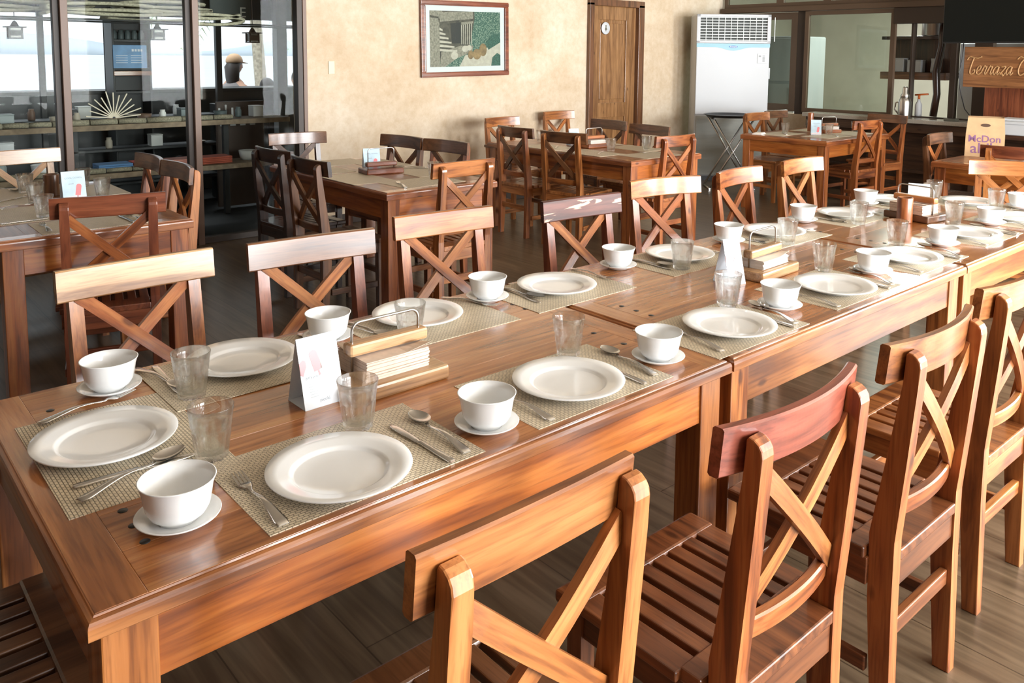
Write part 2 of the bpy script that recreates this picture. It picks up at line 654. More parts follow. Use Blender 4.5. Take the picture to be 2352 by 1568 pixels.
# sliding glass doors in the back wall
for i, (x0, x1) in enumerate(((-0.86, 0.09), (0.09, 1.02), (1.02, 1.94), (1.94, 2.87)), 1):
    e = bpy.data.objects.new('window_%d' % i, None)
    COL.objects.link(e)
    e['kind'] = 'structure'
    bm = new_bm()
    for a in (x0, x1):
        if a in (1.02, 1.94, 0.09):
            if a == x1:
                add_box(bm, a - .045, a - .004, YB - .01, YB + .05, 0, 2.60, .003, mi=0)
            else:
                add_box(bm, a - .004, a + .045, YB - .05, YB + .012, 0, 2.60, .003, mi=1)
        elif a == 2.87:
            add_box(bm, a - .05, a, YB - .035, YB + .05, 0, 2.60, .003, mi=0)
            add_box(bm, a, a + .035, YB - .045, YB + .0, 0, 2.60, .003, mi=1)
        else:
            add_box(bm, a, a + .05, YB - .035, YB + .05, 0, 2.60, .003, mi=0)
    add_box(bm, x0, x1, YB - .02, YB + .05, 0.0, 0.05, .003, mi=0)
    add_box(bm, x0, x1, YB - .02, YB + .05, 2.55, 2.60, .003, mi=0)
    obj('window_frame', bm, [DARKM, FRAMEB], e)
    bm = new_bm()
    add_box(bm, x0 + .02, x1 - .02, YB + .014, YB + .019, .04, 2.56)
    obj('pane', bm, PANE, e)
bm = new_bm()
add_box(bm, XL, -0.86, YB, YB + .16, 0, 2.60)
struct('wall_back_side', bm, PLASTER)
bm = new_bm()
add_box(bm, 2.91, 6.38, YB - .015, YB, 0, 0.09, .003)
add_box(bm, 7.32, 8.2, YB - .015, YB, 0, 0.09, .003)
struct('baseboard_back', bm, DARKM)

# washroom door in the back wall
e = bpy.data.objects.new('door_1', None)
COL.objects.link(e)
e['kind'] = 'structure'
DOORW = wood('door_wood', (0.17, 0.075, 0.024), (0.26, 0.125, 0.045), (0.34, 0.175, 0.07), 'Z', rough=0.4, var=0.1)
bm = new_bm()
add_box(bm, 6.38, 6.45, YB - .05, YB + .1, 0, 1.385 + T, .004)
add_box(bm, 7.22, 7.32, YB - .05, YB + .1, 0, 1.385 + T, .004)
add_box(bm, 6.38, 7.32, YB - .05, YB + .1, 1.355 + T, 1.43 + T, .004)
obj('door_frame', bm, WOODS[('brown', 'Z')], e)
bm = new_bm()
X0, X1, Y0, Y1 = 6.45, 7.22, YB + .005, YB + .045
Zs = [0.005, .25, .82, .99, 1.96, 1.355 + T]
add_box(bm, X0, X0 + .13, Y0, Y1, .005, Zs[5], .004)
add_box(bm, X1 - .17, X1, Y0, Y1, .005, Zs[5], .004)
for a, b in ((0, 1), (2, 3), (4, 5)):
    add_box(bm, X0 + .12, X1 - .16, Y0, Y1, Zs[a], Zs[b], .003)
add_box(bm, X0 + .12, X1 - .16, Y0 + .018, Y1 - .004, .2, 2.0)
for a, b in ((1, 2), (3, 4)):
    add_box(bm, X0 + .165, X1 - .205, Y0 + .010, Y1 - .006, Zs[a] + .04, Zs[b] - .04, .006)
obj('door_leaf', bm, DOORW, e)
# round washroom sign
sg = thing('door_sign', 'round white sign with a dark figure on the wooden door', 'sign', (6.69, YB + .006, 1.10 + T))
bm = new_bm()
vs0 = []
add_lathe(bm, [(0, 0), (.068, 0), (.072, .004), (.068, .009), (0, .009)], 32)
o = obj('plate', bm, WHITE, sg)
o.rotation_euler = (PI / 2, 0, 0)
bm = new_bm()
add_poly(bm, [(.0 + .011 * math.cos(t * PI / 6), .026 + .011 * math.sin(t * PI / 6)) for t in range(12)], -.0105, -.0085, 'y')
add_poly(bm, [(-.006, .014), (.006, .014), (.022, -.018), (.006, -.018), (.006, -.036), (-.006, -.036), (-.006, -.018), (-.022, -.018)], -.0105, -.0085, 'y')
obj('figure', bm, plain('sign_ink', (0.10, 0.09, 0.06), .6), sg)
# wall switch plate
bm = new_bm()
add_box(bm, 3.125, 3.185, YB - .008, YB, .60 + T, .715 + T, .003)
tag(obj('switch_plate', bm, plain('cream_plastic', (0.74, 0.60, 0.41), .5)), 'small cream blank plate on the plaster wall left of the picture', 'wall plate')

# ------------------------------------------------------------------ framed picture
pt = thing('framed_picture', 'framed print of a stone house with clay jars on the cream wall', 'picture', (4.64, YB, .937 + T))
pt.rotation_euler = (0, math.radians(-0.9), 0)
hw, hh = .545, .372
bm = new_bm()
fwid = .05
for (x0, x1, z0, z1) in ((-hw, hw, hh - fwid, hh), (-hw, hw, -hh, -hh + fwid), (-hw, -hw + fwid, -hh + fwid, hh - fwid), (hw - fwid, hw, -hh + fwid, hh - fwid)):
    add_box(bm, x0, x1, -.035, -.003, z0, z1, .003)
    add_box(bm, x0 + (.034 if x1 - x0 < .1 and x0 < 0 else 0), x1 - (.034 if x1 - x0 < .1 and x0 > 0 else 0), -.040, -.03, z0 + .008, z1 - .008, .004)
obj('frame', bm, wood('frame_wood', (0.10, 0.026, 0.012), (0.16, 0.042, 0.018), (0.22, 0.062, 0.026), 'X', rough=.25), pt)
bm = new_bm()
add_box(bm, -hw + fwid - .004, hw - fwid + .004, -.020, -.016, -hh + fwid - .004, hh - fwid + .004)
obj('mat_board', bm, plain('mat_board', (0.58, 0.59, 0.60), .6), pt)


def leafy(name, a, b_, sc):
    m, nt, b = mat(name)
    tc = nt.nodes.new('ShaderNodeTexCoord')
    v = nt.nodes.new('ShaderNodeTexVoronoi')
    v.inputs['Scale'].default_value = sc
    nt.links.new(tc.outputs['Object'], v.inputs['Vector'])
    r = ramp(nt, [(0.15, b_), (0.55, a)])
    nt.links.new(v.outputs['Distance'], r.inputs[0])
    nt.links.new(r.outputs[0], b.inputs['Base Color'])
    return m


art_m = [leafy('print_foliage', (0.018, 0.075, 0.05), (0.26, 0.33, 0.24), 95), plain('print_house', (0.055, 0.050, 0.034), .6, var=.5, scale=30),
         plain('print_path', (0.40, 0.37, 0.30), .6, var=.12, scale=30), plain('print_stone', (0.20, 0.185, 0.14), .6, var=.4, scale=50),
         plain('print_jar', (0.20, 0.13, 0.055), .6, var=.4, scale=20), plain('print_shade', (0.014, 0.016, 0.013), .6), leafy('print_bush', (0.010, 0.055, 0.036), (0.05, 0.15, 0.10), 110)]
bm = new_bm()
ax, az = .44, .272


def flat(pts, lay, mi):
    add_poly(bm, [(-ax + 2 * ax * u, az - 2 * az * v) for u, v in pts], -.0205 - .0006 * lay, -.0203 - .0006 * (lay - 1), 'y', mi)


flat([(0, 0), (1, 0), (1, 1), (0, 1)], 1, 0)
flat([(0, 0), (.62, 0), (.62, .15), (.55, .62), (.0, 1)], 2, 1)
flat([(.12, .02), (.60, 0), (.60, .13), (.12, .2)], 3, 3)
flat([(0, 0), (.17, 0), (.17, .12), (0, .08)], 4, 3)
flat([(0, .12), (.13, .14), (.13, 1), (0, 1)], 3, 3)
flat([(.28, .22), (.42, .2), (.42, .58), (.30, .58)], 4, 5)
for k in range(6):
    flat([(.43 + .028 * k, .2), (.44 + .028 * k, .2), (.44 + .028 * k, .60), (.43 + .028 * k, .60)], 4, 2)
flat([(.43, .2), (.60, .17), (.60, .21), (.43, .25)], 5, 3)
for k in range(6):
    flat([(.13, .30 + .075 * k), (.17 + .04 * k, .33 + .075 * k), (.17 + .04 * k, .36 + .075 * k), (.13, .345 + .075 * k)], 5, 2)
flat([(.40, 1), (.48, .80), (.70, .72), (1, .55), (1, 1)], 3, 2)
flat([(.15, .74), (.42, .62), (.60, .62), (.58, .74), (.38, .84), (.20, 1), (.13, 1)], 4, 3)
flat([(.86, 1), (.88, .84), (.95, .76), (1, .80), (1, 1)], 5, 6)
flat([(.78, .56), (.86, .44), (.97, .40), (1, .5), (1, .56), (.82, .70)], 4, 6)
for (u, v, w, h, lay) in ((.74, .70, .055, .12, 5), (.65, .78, .06, .10, 6), (.56, .79, .04, .08, 7), (.54, .66, .035, .05, 5), (.48, .68, .045, .06, 6), (.33, .80, .05, .07, 6)):
    flat([(u + w * math.cos(t * PI / 8), v + h * math.sin(t * PI / 8)) for t in range(16)], lay, 4 if u > .55 else 2)
obj('print', bm, art_m, pt)
bm = new_bm()
add_box(bm, -hw + fwid, hw - fwid, -.028, -.026, -hh + fwid, hh - fwid)
obj('glazing', bm, PANE, pt)

# ------------------------------------------------------------------ right wall with the bar windows
YE = 5.45
bm = new_bm()
add_box(bm, XR, XR + .15, YF - .2, -4.15, 0, ZC)
add_box(bm, XR, XR + .15, -4.15, -2.25, 0, .95)
add_box(bm, XR, XR + .15, -4.15, -2.25, 2.65, ZC)
add_box(bm, XR, XR + .15, -2.25, 1.40, 0, ZC)
add_box(bm, XR, XR + .15, 1.40, YB, 0, 0.84)
add_box(bm, XR, XR + .15, 1.40, YB, 2.72, ZC)
struct('wall_right', bm, PLASTER)
bm = new_bm()                               # long beam above the sashes
add_box(bm, XR - .05, XR + .10, 1.40, YE, 2.11, 2.175, .004)
struct('trim_1', bm, DARKM2)
bm = new_bm()
add_box(bm, XR - .03, XR + .12, 1.40, 3.14, 1.93, 2.11, .004)
struct('trim_2', bm, DARKM)


def bar_window(n, y0, y1, z0, z1, fr, fmat, dx=0.0):
    e = bpy.data.objects.new('window_%d' % n, None)
    COL.objects.link(e)
    e['kind'] = 'structure'
    bm = new_bm()
    xa, xb = XR + .02 + dx, XR + .07 + dx
    add_box(bm, xa, xb, y0, y0 + fr, z0 + fr, z1 - fr)
    add_box(bm, xa, xb, y1 - fr, y1, z0 + fr, z1 - fr)
    add_box(bm, xa, xb, y0, y1, z0, z0 + fr)
    add_box(bm, xa, xb, y0, y1, z1 - fr, z1)
    obj('window_frame', bm, fmat, e)
    bm = new_bm()
    add_box(bm, xa + .02, xa + .025, y0 + fr * .7, y1 - fr * .7, z0 + fr * .7, z1 - fr * .7)
    obj('pane', bm, PANE2, e)


for k, (y0, y1) in enumerate(((4.62, 5.45), (3.98, 4.62), (3.36, 3.98), (2.60, 3.36), (1.8, 2.60))):
    bar_window(5 + k, y0, y1, 2.175, 2.72, .05, DARKM2)
bar_window(10, 4.36, 5.45, .87, 2.10, .085, DARKM2)
bar_window(11, 3.12, 4.235, .875, 2.105, .05, DARKM2, -.045)
bm = new_bm()                               # dark posts between the openings
for y0, y1 in ((4.24, 4.36), (2.93, 2.955), (2.46, 2.52), (2.10, 2.28), (1.40, 1.48)):
    add_box(bm, XR + .02, XR + .11, y0, y1, .84, 2.11, .003)
add_box(bm, XR + .02, XR + .11, 1.40, 3.12, .84, .90, .003)
struct('trim_3', bm, DARKM)
BARP = plain('bar_room_paint', (0.56, 0.52, 0.43), .7, var=.06, scale=3)
for nm, bx in (('floor_bar', (XR + .15, XR + 3.3, 1.2, 6.4, -.1, 0)), ('wall_bar_back', (XR + 3.2, XR + 3.35, 1.2, 6.3, 0, ZC)),
               ('wall_bar_left', (XR + .15, XR + 3.3, 6.3, 6.45, 0, ZC)), ('wall_bar_right', (XR + .15, XR + 3.3, 1.05, 1.2, 0, ZC))):
    bm = new_bm()
    add_box(bm, *bx)
    struct(nm, bm, BARP)

ct = thing('bar_counter', 'long dark wooden counter with grey stone top below the bar windows', 'counter')
bm = new_bm()
add_box(bm, 8.60,  XR - .015, -1.2, 4.05, .845, .89, .005)
obj('countertop', bm, STONE, ct)
bm = new_bm()
add_box(bm, 8.64,  XR - .015, -1.2, 4.02, .74, .845, .004)
add_box(bm, 8.76, 8.80, -1.2, 4.02, .0, .74)
for y in (-1.2, -.1, 1.0, 2.1, 3.2, 3.96):
    add_box(bm, 8.66, XR - .015, y, y + .06, 0, .74, .003)
add_box(bm, 8.66,  XR - .015, -1.2, 4.02, .30, .33, .003)
obj('counter_body', bm, wood('counter_wood', (0.018, 0.009, 0.005), (0.04, 0.019, 0.009), (0.065, 0.03, 0.014), 'Y', rough=.5), ct)

fr = thing('white_fridge', 'tall white fridge behind the left bar window next to air conditioner', 'fridge', (9.75, 5.25, 0))
bm = new_bm()
add_box(bm, -.35, .35, -.65, .55, 0, 1.82, .02)
obj('body', bm, WHITE, fr)
for z0, z1 in ((.06, 1.20), (1.23, 1.79)):
    bm = new_bm()
    add_box(bm, -.375, -.35, -.63, .53, z0, z1, .01)
    obj('door', bm, WHITE, fr)
bm = new_bm()
add_tube(bm, [(-.375, -.58, .9), (-.40, -.58, .92), (-.40, -.58, 1.13), (-.375, -.58, 1.15)], .012)
obj('handle', bm, CHROME, fr)
fr2 = thing('white_cooler', 'white glass-fronted cooler behind the bar window under the black screen', 'cooler', (9.85, 2.38, 0))
bm = new_bm()
add_box(bm, -.3, .3, -.45, .28, 0, 1.72, .015)
obj('body', bm, WHITE, fr2)
bm = new_bm()
add_box(bm, -.31, -.30, -.38, .10, .30, 1.60)
obj('glass_door', bm, plain('cooler_glass', (.16, .20, .19), .1), fr2)
SY = 2.98
sh = thing('wall_shelf', 'brown wooden shelf board hung in the bar room opening', 'shelf', (9.40, SY, 1.30))
bm = new_bm()
add_box(bm, -.15, .15, -.30, .45, 0, .085, .004)
obj('board', bm, WOODS[('brown', 'Y')], sh)
bm = new_bm()
add_box(bm, .11, .15, -.30, .45, .085, .50, .004)
obj('back_panel', bm, WOODS[('dark', 'Z')], sh)
sh2 = thing('upper_shelf', 'upper dark shelf holding a steel pot inside the bar', 'shelf', (9.40, SY, 1.76))
bm = new_bm()
add_box(bm, -.15, .15, -.30, .45, 0, .04, .004)
obj('board', bm, WOODS[('dark', 'Y')], sh2)
bm = new_bm()
add_lathe(bm, [(0, 0), (.13, 0), (.135, .01), (.135, .27), (.14, .275), (.13, .275), (.128, .02), (0, .015)], 28, (0, 0, 0))
tag(obj('steel_pot', bm, CHROME, None, (9.38, 2.88, 1.80)), 'large steel pot standing on the upper bar shelf', 'pot')
for k, (yy, hh_, lab) in enumerate(((3.26, .15, 'left white box on the brown bar shelf'), (3.06, .13, 'right white box on the brown bar shelf, beside white jug'), (2.84, .16, 'white jug at the right end of brown bar shelf'))):
    bm = new_bm()
    if k < 2:
        add_box(bm, -.06, .06, -.08, .08, 0, hh_, .006)
        add_box(bm, -.062, .062, -.082, .082, hh_, hh_ + .012, .004)
    else:
        add_lathe(bm, [(0, 0), (.05, 0), (.055, .02), (.045, .12), (.05, hh_), (.043, hh_), (.04, .02), (0, .015)], 20)
    tag(obj('storage_box' if k < 2 else 'jug', bm, WHITE, None, (9.36, yy, 1.385)), lab, 'box' if k < 2 else 'jug')
bm = new_bm()
add_tube(bm, [(9.10, 2.73, .90), (9.11, 2.705, 1.15), (9.09, 2.72, 1.4), (9.11, 2.68, 1.7), (9.10, 2.69, 2.11)], [.040, .038, .041, .037, .039], 10)
tag(obj('branch_post', bm, WOODS[('dark', 'Z')]), 'crooked dark natural branch post standing in the bar opening', 'post')
th = thing('thermos_flask', 'tall steel vacuum flask with handle on the stone counter', 'flask', (8.70, 2.875, .89))
bm = new_bm()
add_lathe(bm, [(0, 0), (.062, 0), (.065, .01), (.065, .18), (.052, .215), (.045, .225), (0, .225)], 28)
obj('body', bm, CHROME, th)
bm = new_bm()
add_lathe(bm, [(0, .225), (.045, .225), (.047, .25), (.03, .275), (.028, .33), (.02, .345), (0, .345)], 20)
obj('lid', bm, CHROME, th)
bm = new_bm()
add_tube(bm, [(0, .06, .18), (0, .10, .165), (0, .105, .09), (0, .062, .04)], .009)
obj('handle', bm, CHROME, th)
bt = thing('spray_bottle', 'white bottle with orange nozzle standing inside the bar opening', 'bottle', (9.02, 2.86, .90))
bm = new_bm()
add_lathe(bm, [(0, 0), (.035, 0), (.037, .02), (.037, .13), (.016, .17), (.016, .19), (0, .19)], 20)
obj('body', bm, WHITE, bt)
bm = new_bm()
add_tube(bm, [(0, 0, .19), (0, 0, .235)], .014)
add_tube(bm, [(0, .045, .235), (0, -.10, .25)], .010)
obj('nozzle', bm, plain('orange_plastic', (.55, .12, .02), .4), bt)

tv = thing('television', 'large black flat television hung at the top right corner', 'television', (8.12, 1.45, .935 + T))
bm = new_bm()
add_box(bm, -.03, .03, -.80, .82, 0, .95, .006)
obj('casing', bm, BLACK, tv)
bm = new_bm()
add_box(bm, -.033, -.030, -.79, .81, .015, .935)
obj('screen', bm, plain('black_screen', (.006, .007, .006), .35, spec=.2), tv)
bm = new_bm()
add_tube(bm, [(.03, -.1, .5), (.70, -.1, .5)], .025)
add_box(bm, .70, .81, -.2, 0, .40, .60, .004)
obj('wall_mount', bm, BLACK, tv)
sg = thing('carved_sign', 'brown wooden board carved with cafe lettering below the television', 'sign', (8.22, 1.45, .512 + T))
bm = new_bm()
add_box(bm, -.02, .02, -.75, .645, 0, .39, .004)
obj('board', bm, wood('sign_wood', (.14, .052, .016), (.22, .09, .03), (.29, .125, .045), 'Y', rough=.45, var=.05), sg)


def script_strokes():
    """hand-drawn script letters 'Terraza C a f e' as polylines, x to the right, unit = x-height"""
    L = []

    def cur(pts, n=5):
        out = []
        P = [pts[0]] + pts + [pts[-1]]
        for i in range(1, len(P) - 2):
            for k in range(n):
                t = k / n
                p0, p1, p2, p3 = P[i - 1], P[i], P[i + 1], P[i + 2]
                out.append(tuple(.5 * ((2 * p1[j]) + (-p0[j] + p2[j]) * t + (2 * p0[j] - 5 * p1[j] + 4 * p2[j] - p3[j]) * t * t + (-p0[j] + 3 * p1[j] - 3 * p2[j] + p3[j]) * t ** 3) for j in (0, 1)))
        out.append(pts[-1])
        return out

    def put(pts, dx):
        L.append(cur([(x + dx + .22 * y, y) for x, y in pts]))
    put([(-.25, 1.75), (-.05, 2.15), (.4, 2.1), (1.0, 2.0), (1.5, 2.2)], 0)
    put([(.55, 2.05), (.45, 1.2), (.45, .4), (.65, 0), (1.05, .2), (1.0, .55), (.75, .45)], 0)
    x = 1.25
    for ch in 'erraza':
        if ch == 'e':
            put([(0, .3), (.4, .6), (.45, .95), (.2, 1.0), (.05, .6), (.15, .1), (.4, 0), (.7, .3)], x); x += .68
        elif ch == 'r':
            put([(0, .3), (.2, 1.05), (.3, .9), (.5, .95), (.42, .3), (.5, 0), (.7, .3)], x); x += .68
        elif ch == 'a':
            put([(.6, .9), (.3, 1.0), (.05, .5), (.2, 0), (.45, .3), (.62, .95), (.58, .2), (.68, 0), (.9, .3)], x); x += .88
        else:
            put([(0, .95), (.55, .95), (.05, .05), (.35, .12), (.45, -.15), (.7, .3)], x); x += .68
    x += .45
    put([(-.35, 1.9), (-.1, 2.2), (.3, 2.1), (.6, 2.25)], x)
    put([(.95, 1.9), (.6, 2.05), (.2, 1.5), (.1, .6), (.4, 0), (.85, .2), (1.05, .5)], x); x += 1.15
    put([(.6, .9), (.3, 1.0), (.05, .5), (.2, 0), (.45, .3), (.62, .95), (.58, .2), (.68, 0), (.9, .3)], x); x += .9
    put([(0, .3), (.35, 1.3), (.4, 2.0), (.25, 1.9), (.25, .5), (.2, -.8), (.35, -.7), (.4, .1), (.7, .3)], x); x += .7
    put([(0, .3), (.4, .6), (.45, .95), (.2, 1.0), (.05, .6), (.15, .1), (.4, 0), (.7, .3)], x)
    return L


bm = new_bm()
for st in script_strokes():
    add_tube(bm, [(-.021, .625 - .073 * x, .125 + .078 * y) for x, y in st], .0068, 6)
obj('lettering', bm, plain('carved_letters', (.40, .22, .09), .5), sg)
bm = new_bm()
add_box(bm, 8.62, 8.68, .5, 2.04, .891, .53 + T, .004)
tag(obj('wooden_backboard', bm, WOODS[('red', 'Z')]), 'reddish brown wooden panel standing under the carved sign on the counter', 'panel')
bm = new_bm()
add_tube(bm, [(8.18, 2.10, 1.72), (8.185, 2.105, 1.55), (8.185, 2.13, 1.38), (8.20, 2.11, 1.22), (8.30, 2.10, 1.05), (8.64, 2.12, .897)], .005, 6)
tag(obj('cable', bm, BLACK), 'thin black cable hanging below the television beside the sign', 'cable')
wt = thing('white_tray_box', 'wide white box lying on counter behind the paper bag', 'box', (8.19, 1.2, .845))
bm = new_bm()
add_box(bm, -.20, .20, -.85, .62, 0, .10, .006)
obj('body', bm, WHITE, wt)
bm = new_bm()
add_box(bm, -.205, .205, -.855, .625, .10, .125, .004)
obj('lid', bm, WHITE, wt)
bm = new_bm()
add_box(bm, 8.05, 8.30, 1.32, 1.70, .971, .992, .003)
tag(obj('white_tray', bm, WHITE), 'small flat white tray on top of the wide white box', 'tray')
bm = new_bm()
add_box(bm, 8.66, 8.76, 2.32, 2.44, .89, .915, .003)
tag(obj('counter_block', bm, plain('grey_plastic', (.10, .10, .08), .4)), 'small grey block lying on the stone counter left of bag', 'block')
bm = new_bm()
add_box(bm, 7.98, 8.40, .3, 1.86, .80, .845, .004)
for y in (.34, 1.78):
    add_box(bm, 8.0, 8.05, y, y + .05, 0, .80, .003)
    add_box(bm, 8.33, 8.38, y, y + .05, 0, .80, .003)
tag(obj('side_table', bm, WOODS[('dark', 'Y')]), 'dark side table in front of the counter carrying the white box', 'side table')

# ------------------------------------------------------------------ air conditioner
AC_RZ = math.atan2(-.6643, .7475)
ACS = 2.06 / 2.235
ac = thing('air_conditioner', 'tall white floor-standing air conditioner in the room corner', 'air conditioner', (8.28, 4.835, 0), AC_RZ)
w2 = .455
bm = new_bm()
add_box(bm, -w2, w2, 0, .36, .06, 2.235, .02)
add_box(bm, -w2 + .02, w2 - .02, .02, .34, 0, .07, mi=1)
obj('cabinet', bm, [WHITE, BLACK], ac)
bm = new_bm()
add_box(bm, -w2 + .005, w2 - .005, -.018, .0, .90, 1.855, .008)
obj('front_panel', bm, WHITE, ac)
ac.scale = (1, 1, ACS)
bm = new_bm()
add_box(bm, -w2 + .04, w2 - .04, -.004, .004, 1.88, 2.20)
gr = obj('outlet_grille', bm, plain('dark_recess', (.03, .035, .03), .6), ac)
bm = new_bm()
for k in range(9):
    z = 1.89 + .0375 * k
    add_box(bm, -w2 + .04, w2 - .04, -.022, -.006, z, z + .010)
for k in range(13):
    x = -w2 + .04 + .0767 * k
    add_box(bm, x - .004, x + .004, -.014, -.004, 1.88, 2.20)
obj('louvre', bm, plain('louvre_white', (.62, .66, .62), .4), gr)
bm = new_bm()
for (a, b, c, d) in ((-w2, -w2 + .045, 1.86, 2.235), (w2 - .045, w2, 1.86, 2.235), (-w2, w2, 2.20, 2.235), (-w2, w2, 1.855, 1.885)):
    add_box(bm, a, b, -.028, .0, c, d, .004)
obj('grille_frame', bm, WHITE, ac)
bm = new_bm()
n = 24
top = [(-w2 + .004, 1.850), (w2 - .004, 1.850)]
low = [(w2 - .004 - (2 * w2 - .008) * k / n, 1.80 - .045 * (0.5 - .5 * math.cos(2 * PI * min(1, max(0, (k / n - .25) / .5))))) for k in range(n + 1)]
add_poly(bm, top + low, -.0225, -.0175, 'y')
obj('blue_band', bm, plain('pale_blue_trim', (.20, .42, .50), .4), ac)
bm = new_bm()
add_poly(bm, [(.0 + .055 * math.cos(t * PI / 12) * 1.0, 1.808 + .017 * math.sin(t * PI / 12)) for t in range(24)], -.0255, -.0225, 'y')
bd = obj('badge', bm, plain('blue_badge', (.02, .16, .42), .4), ac)
me = text_mesh('Koppel', .028, .0006, .0006)
o = link('lettering', me, WHITE, bd)
o.location, o.rotation_euler = (0, -.0262, 1.800), (PI / 2, 0, 0)
bm = new_bm()
add_box(bm, .30, .42, -.024, -.017, 1.59, 1.72, .004)
cp = obj('control_panel', bm, plain('panel_white', (.66, .68, .68), .4), ac)
bm = new_bm()
add_box(bm, .315, .345, -.0255, -.0235, 1.675, 1.695)
for k in range(5):
    add_box(bm, .362, .392, -.0255, -.0235, 1.61 + .018 * k, 1.622 + .018 * k)
obj('display', bm, plain('panel_grey', (.18, .19, .19), .4), cp)
bm = new_bm()
add_box(bm, -w2 + .02, w2 - .02, -.012, 0, .08, .88, .004)
for k in range(46):
    z = .09 + .017 * k
    add_box(bm, -w2 + .03, w2 - .03, -.019, -.010, z, z + .009)
obj('intake_grille', bm, plain('intake_grey', (.42, .43, .39), .5), ac)
bm = new_bm()
add_box(bm, w2, w2 + .02, .02, .10, 1.38, 1.53, .006)
obj('side_handle', bm, WHITE, ac)

# folding tray stand
ts = thing('tray_stand', 'folding chrome stand with round black tray in front of air conditioner', 'tray stand', (7.80, 4.50, 0), AC_RZ)
zt = .875
for sx in (-1, 1):
    for sy in (-1, 1):
        bm = new_bm()
        add_tube(bm, [(sx * .26, sy * .16, .012), (-sx * .23, sy * .16, zt - .05)], .011)
        obj('leg', bm, CHROME, ts)
for sx in (-1, 1):
    bm = new_bm()
    add_tube(bm, [(sx * .23, -.18, zt - .045), (sx * .23, .18, zt - .045)], .011)
    obj('top_bar', bm, BLACK, ts)
for sx in (-1, 1):
    bm = new_bm()
    add_tube(bm, [(sx * .26, -.17, .012), (sx * .26, .17, .012)], .011)
    obj('foot_bar', bm, CHROME, ts)
bm = new_bm()
add_lathe(bm, [(0, 0), (.27, 0), (.31, .028), (.315, .03), (.305, .03), (.268, .006), (0, .006)], 40)
o = obj('tray', bm, BLACK)
o.location = (7.80, 4.50, zt - .033)
tag(o, 'round black serving tray lying on the folding chrome stand', 'tray')

# ------------------------------------------------------------------ dining chairs
CH = {}


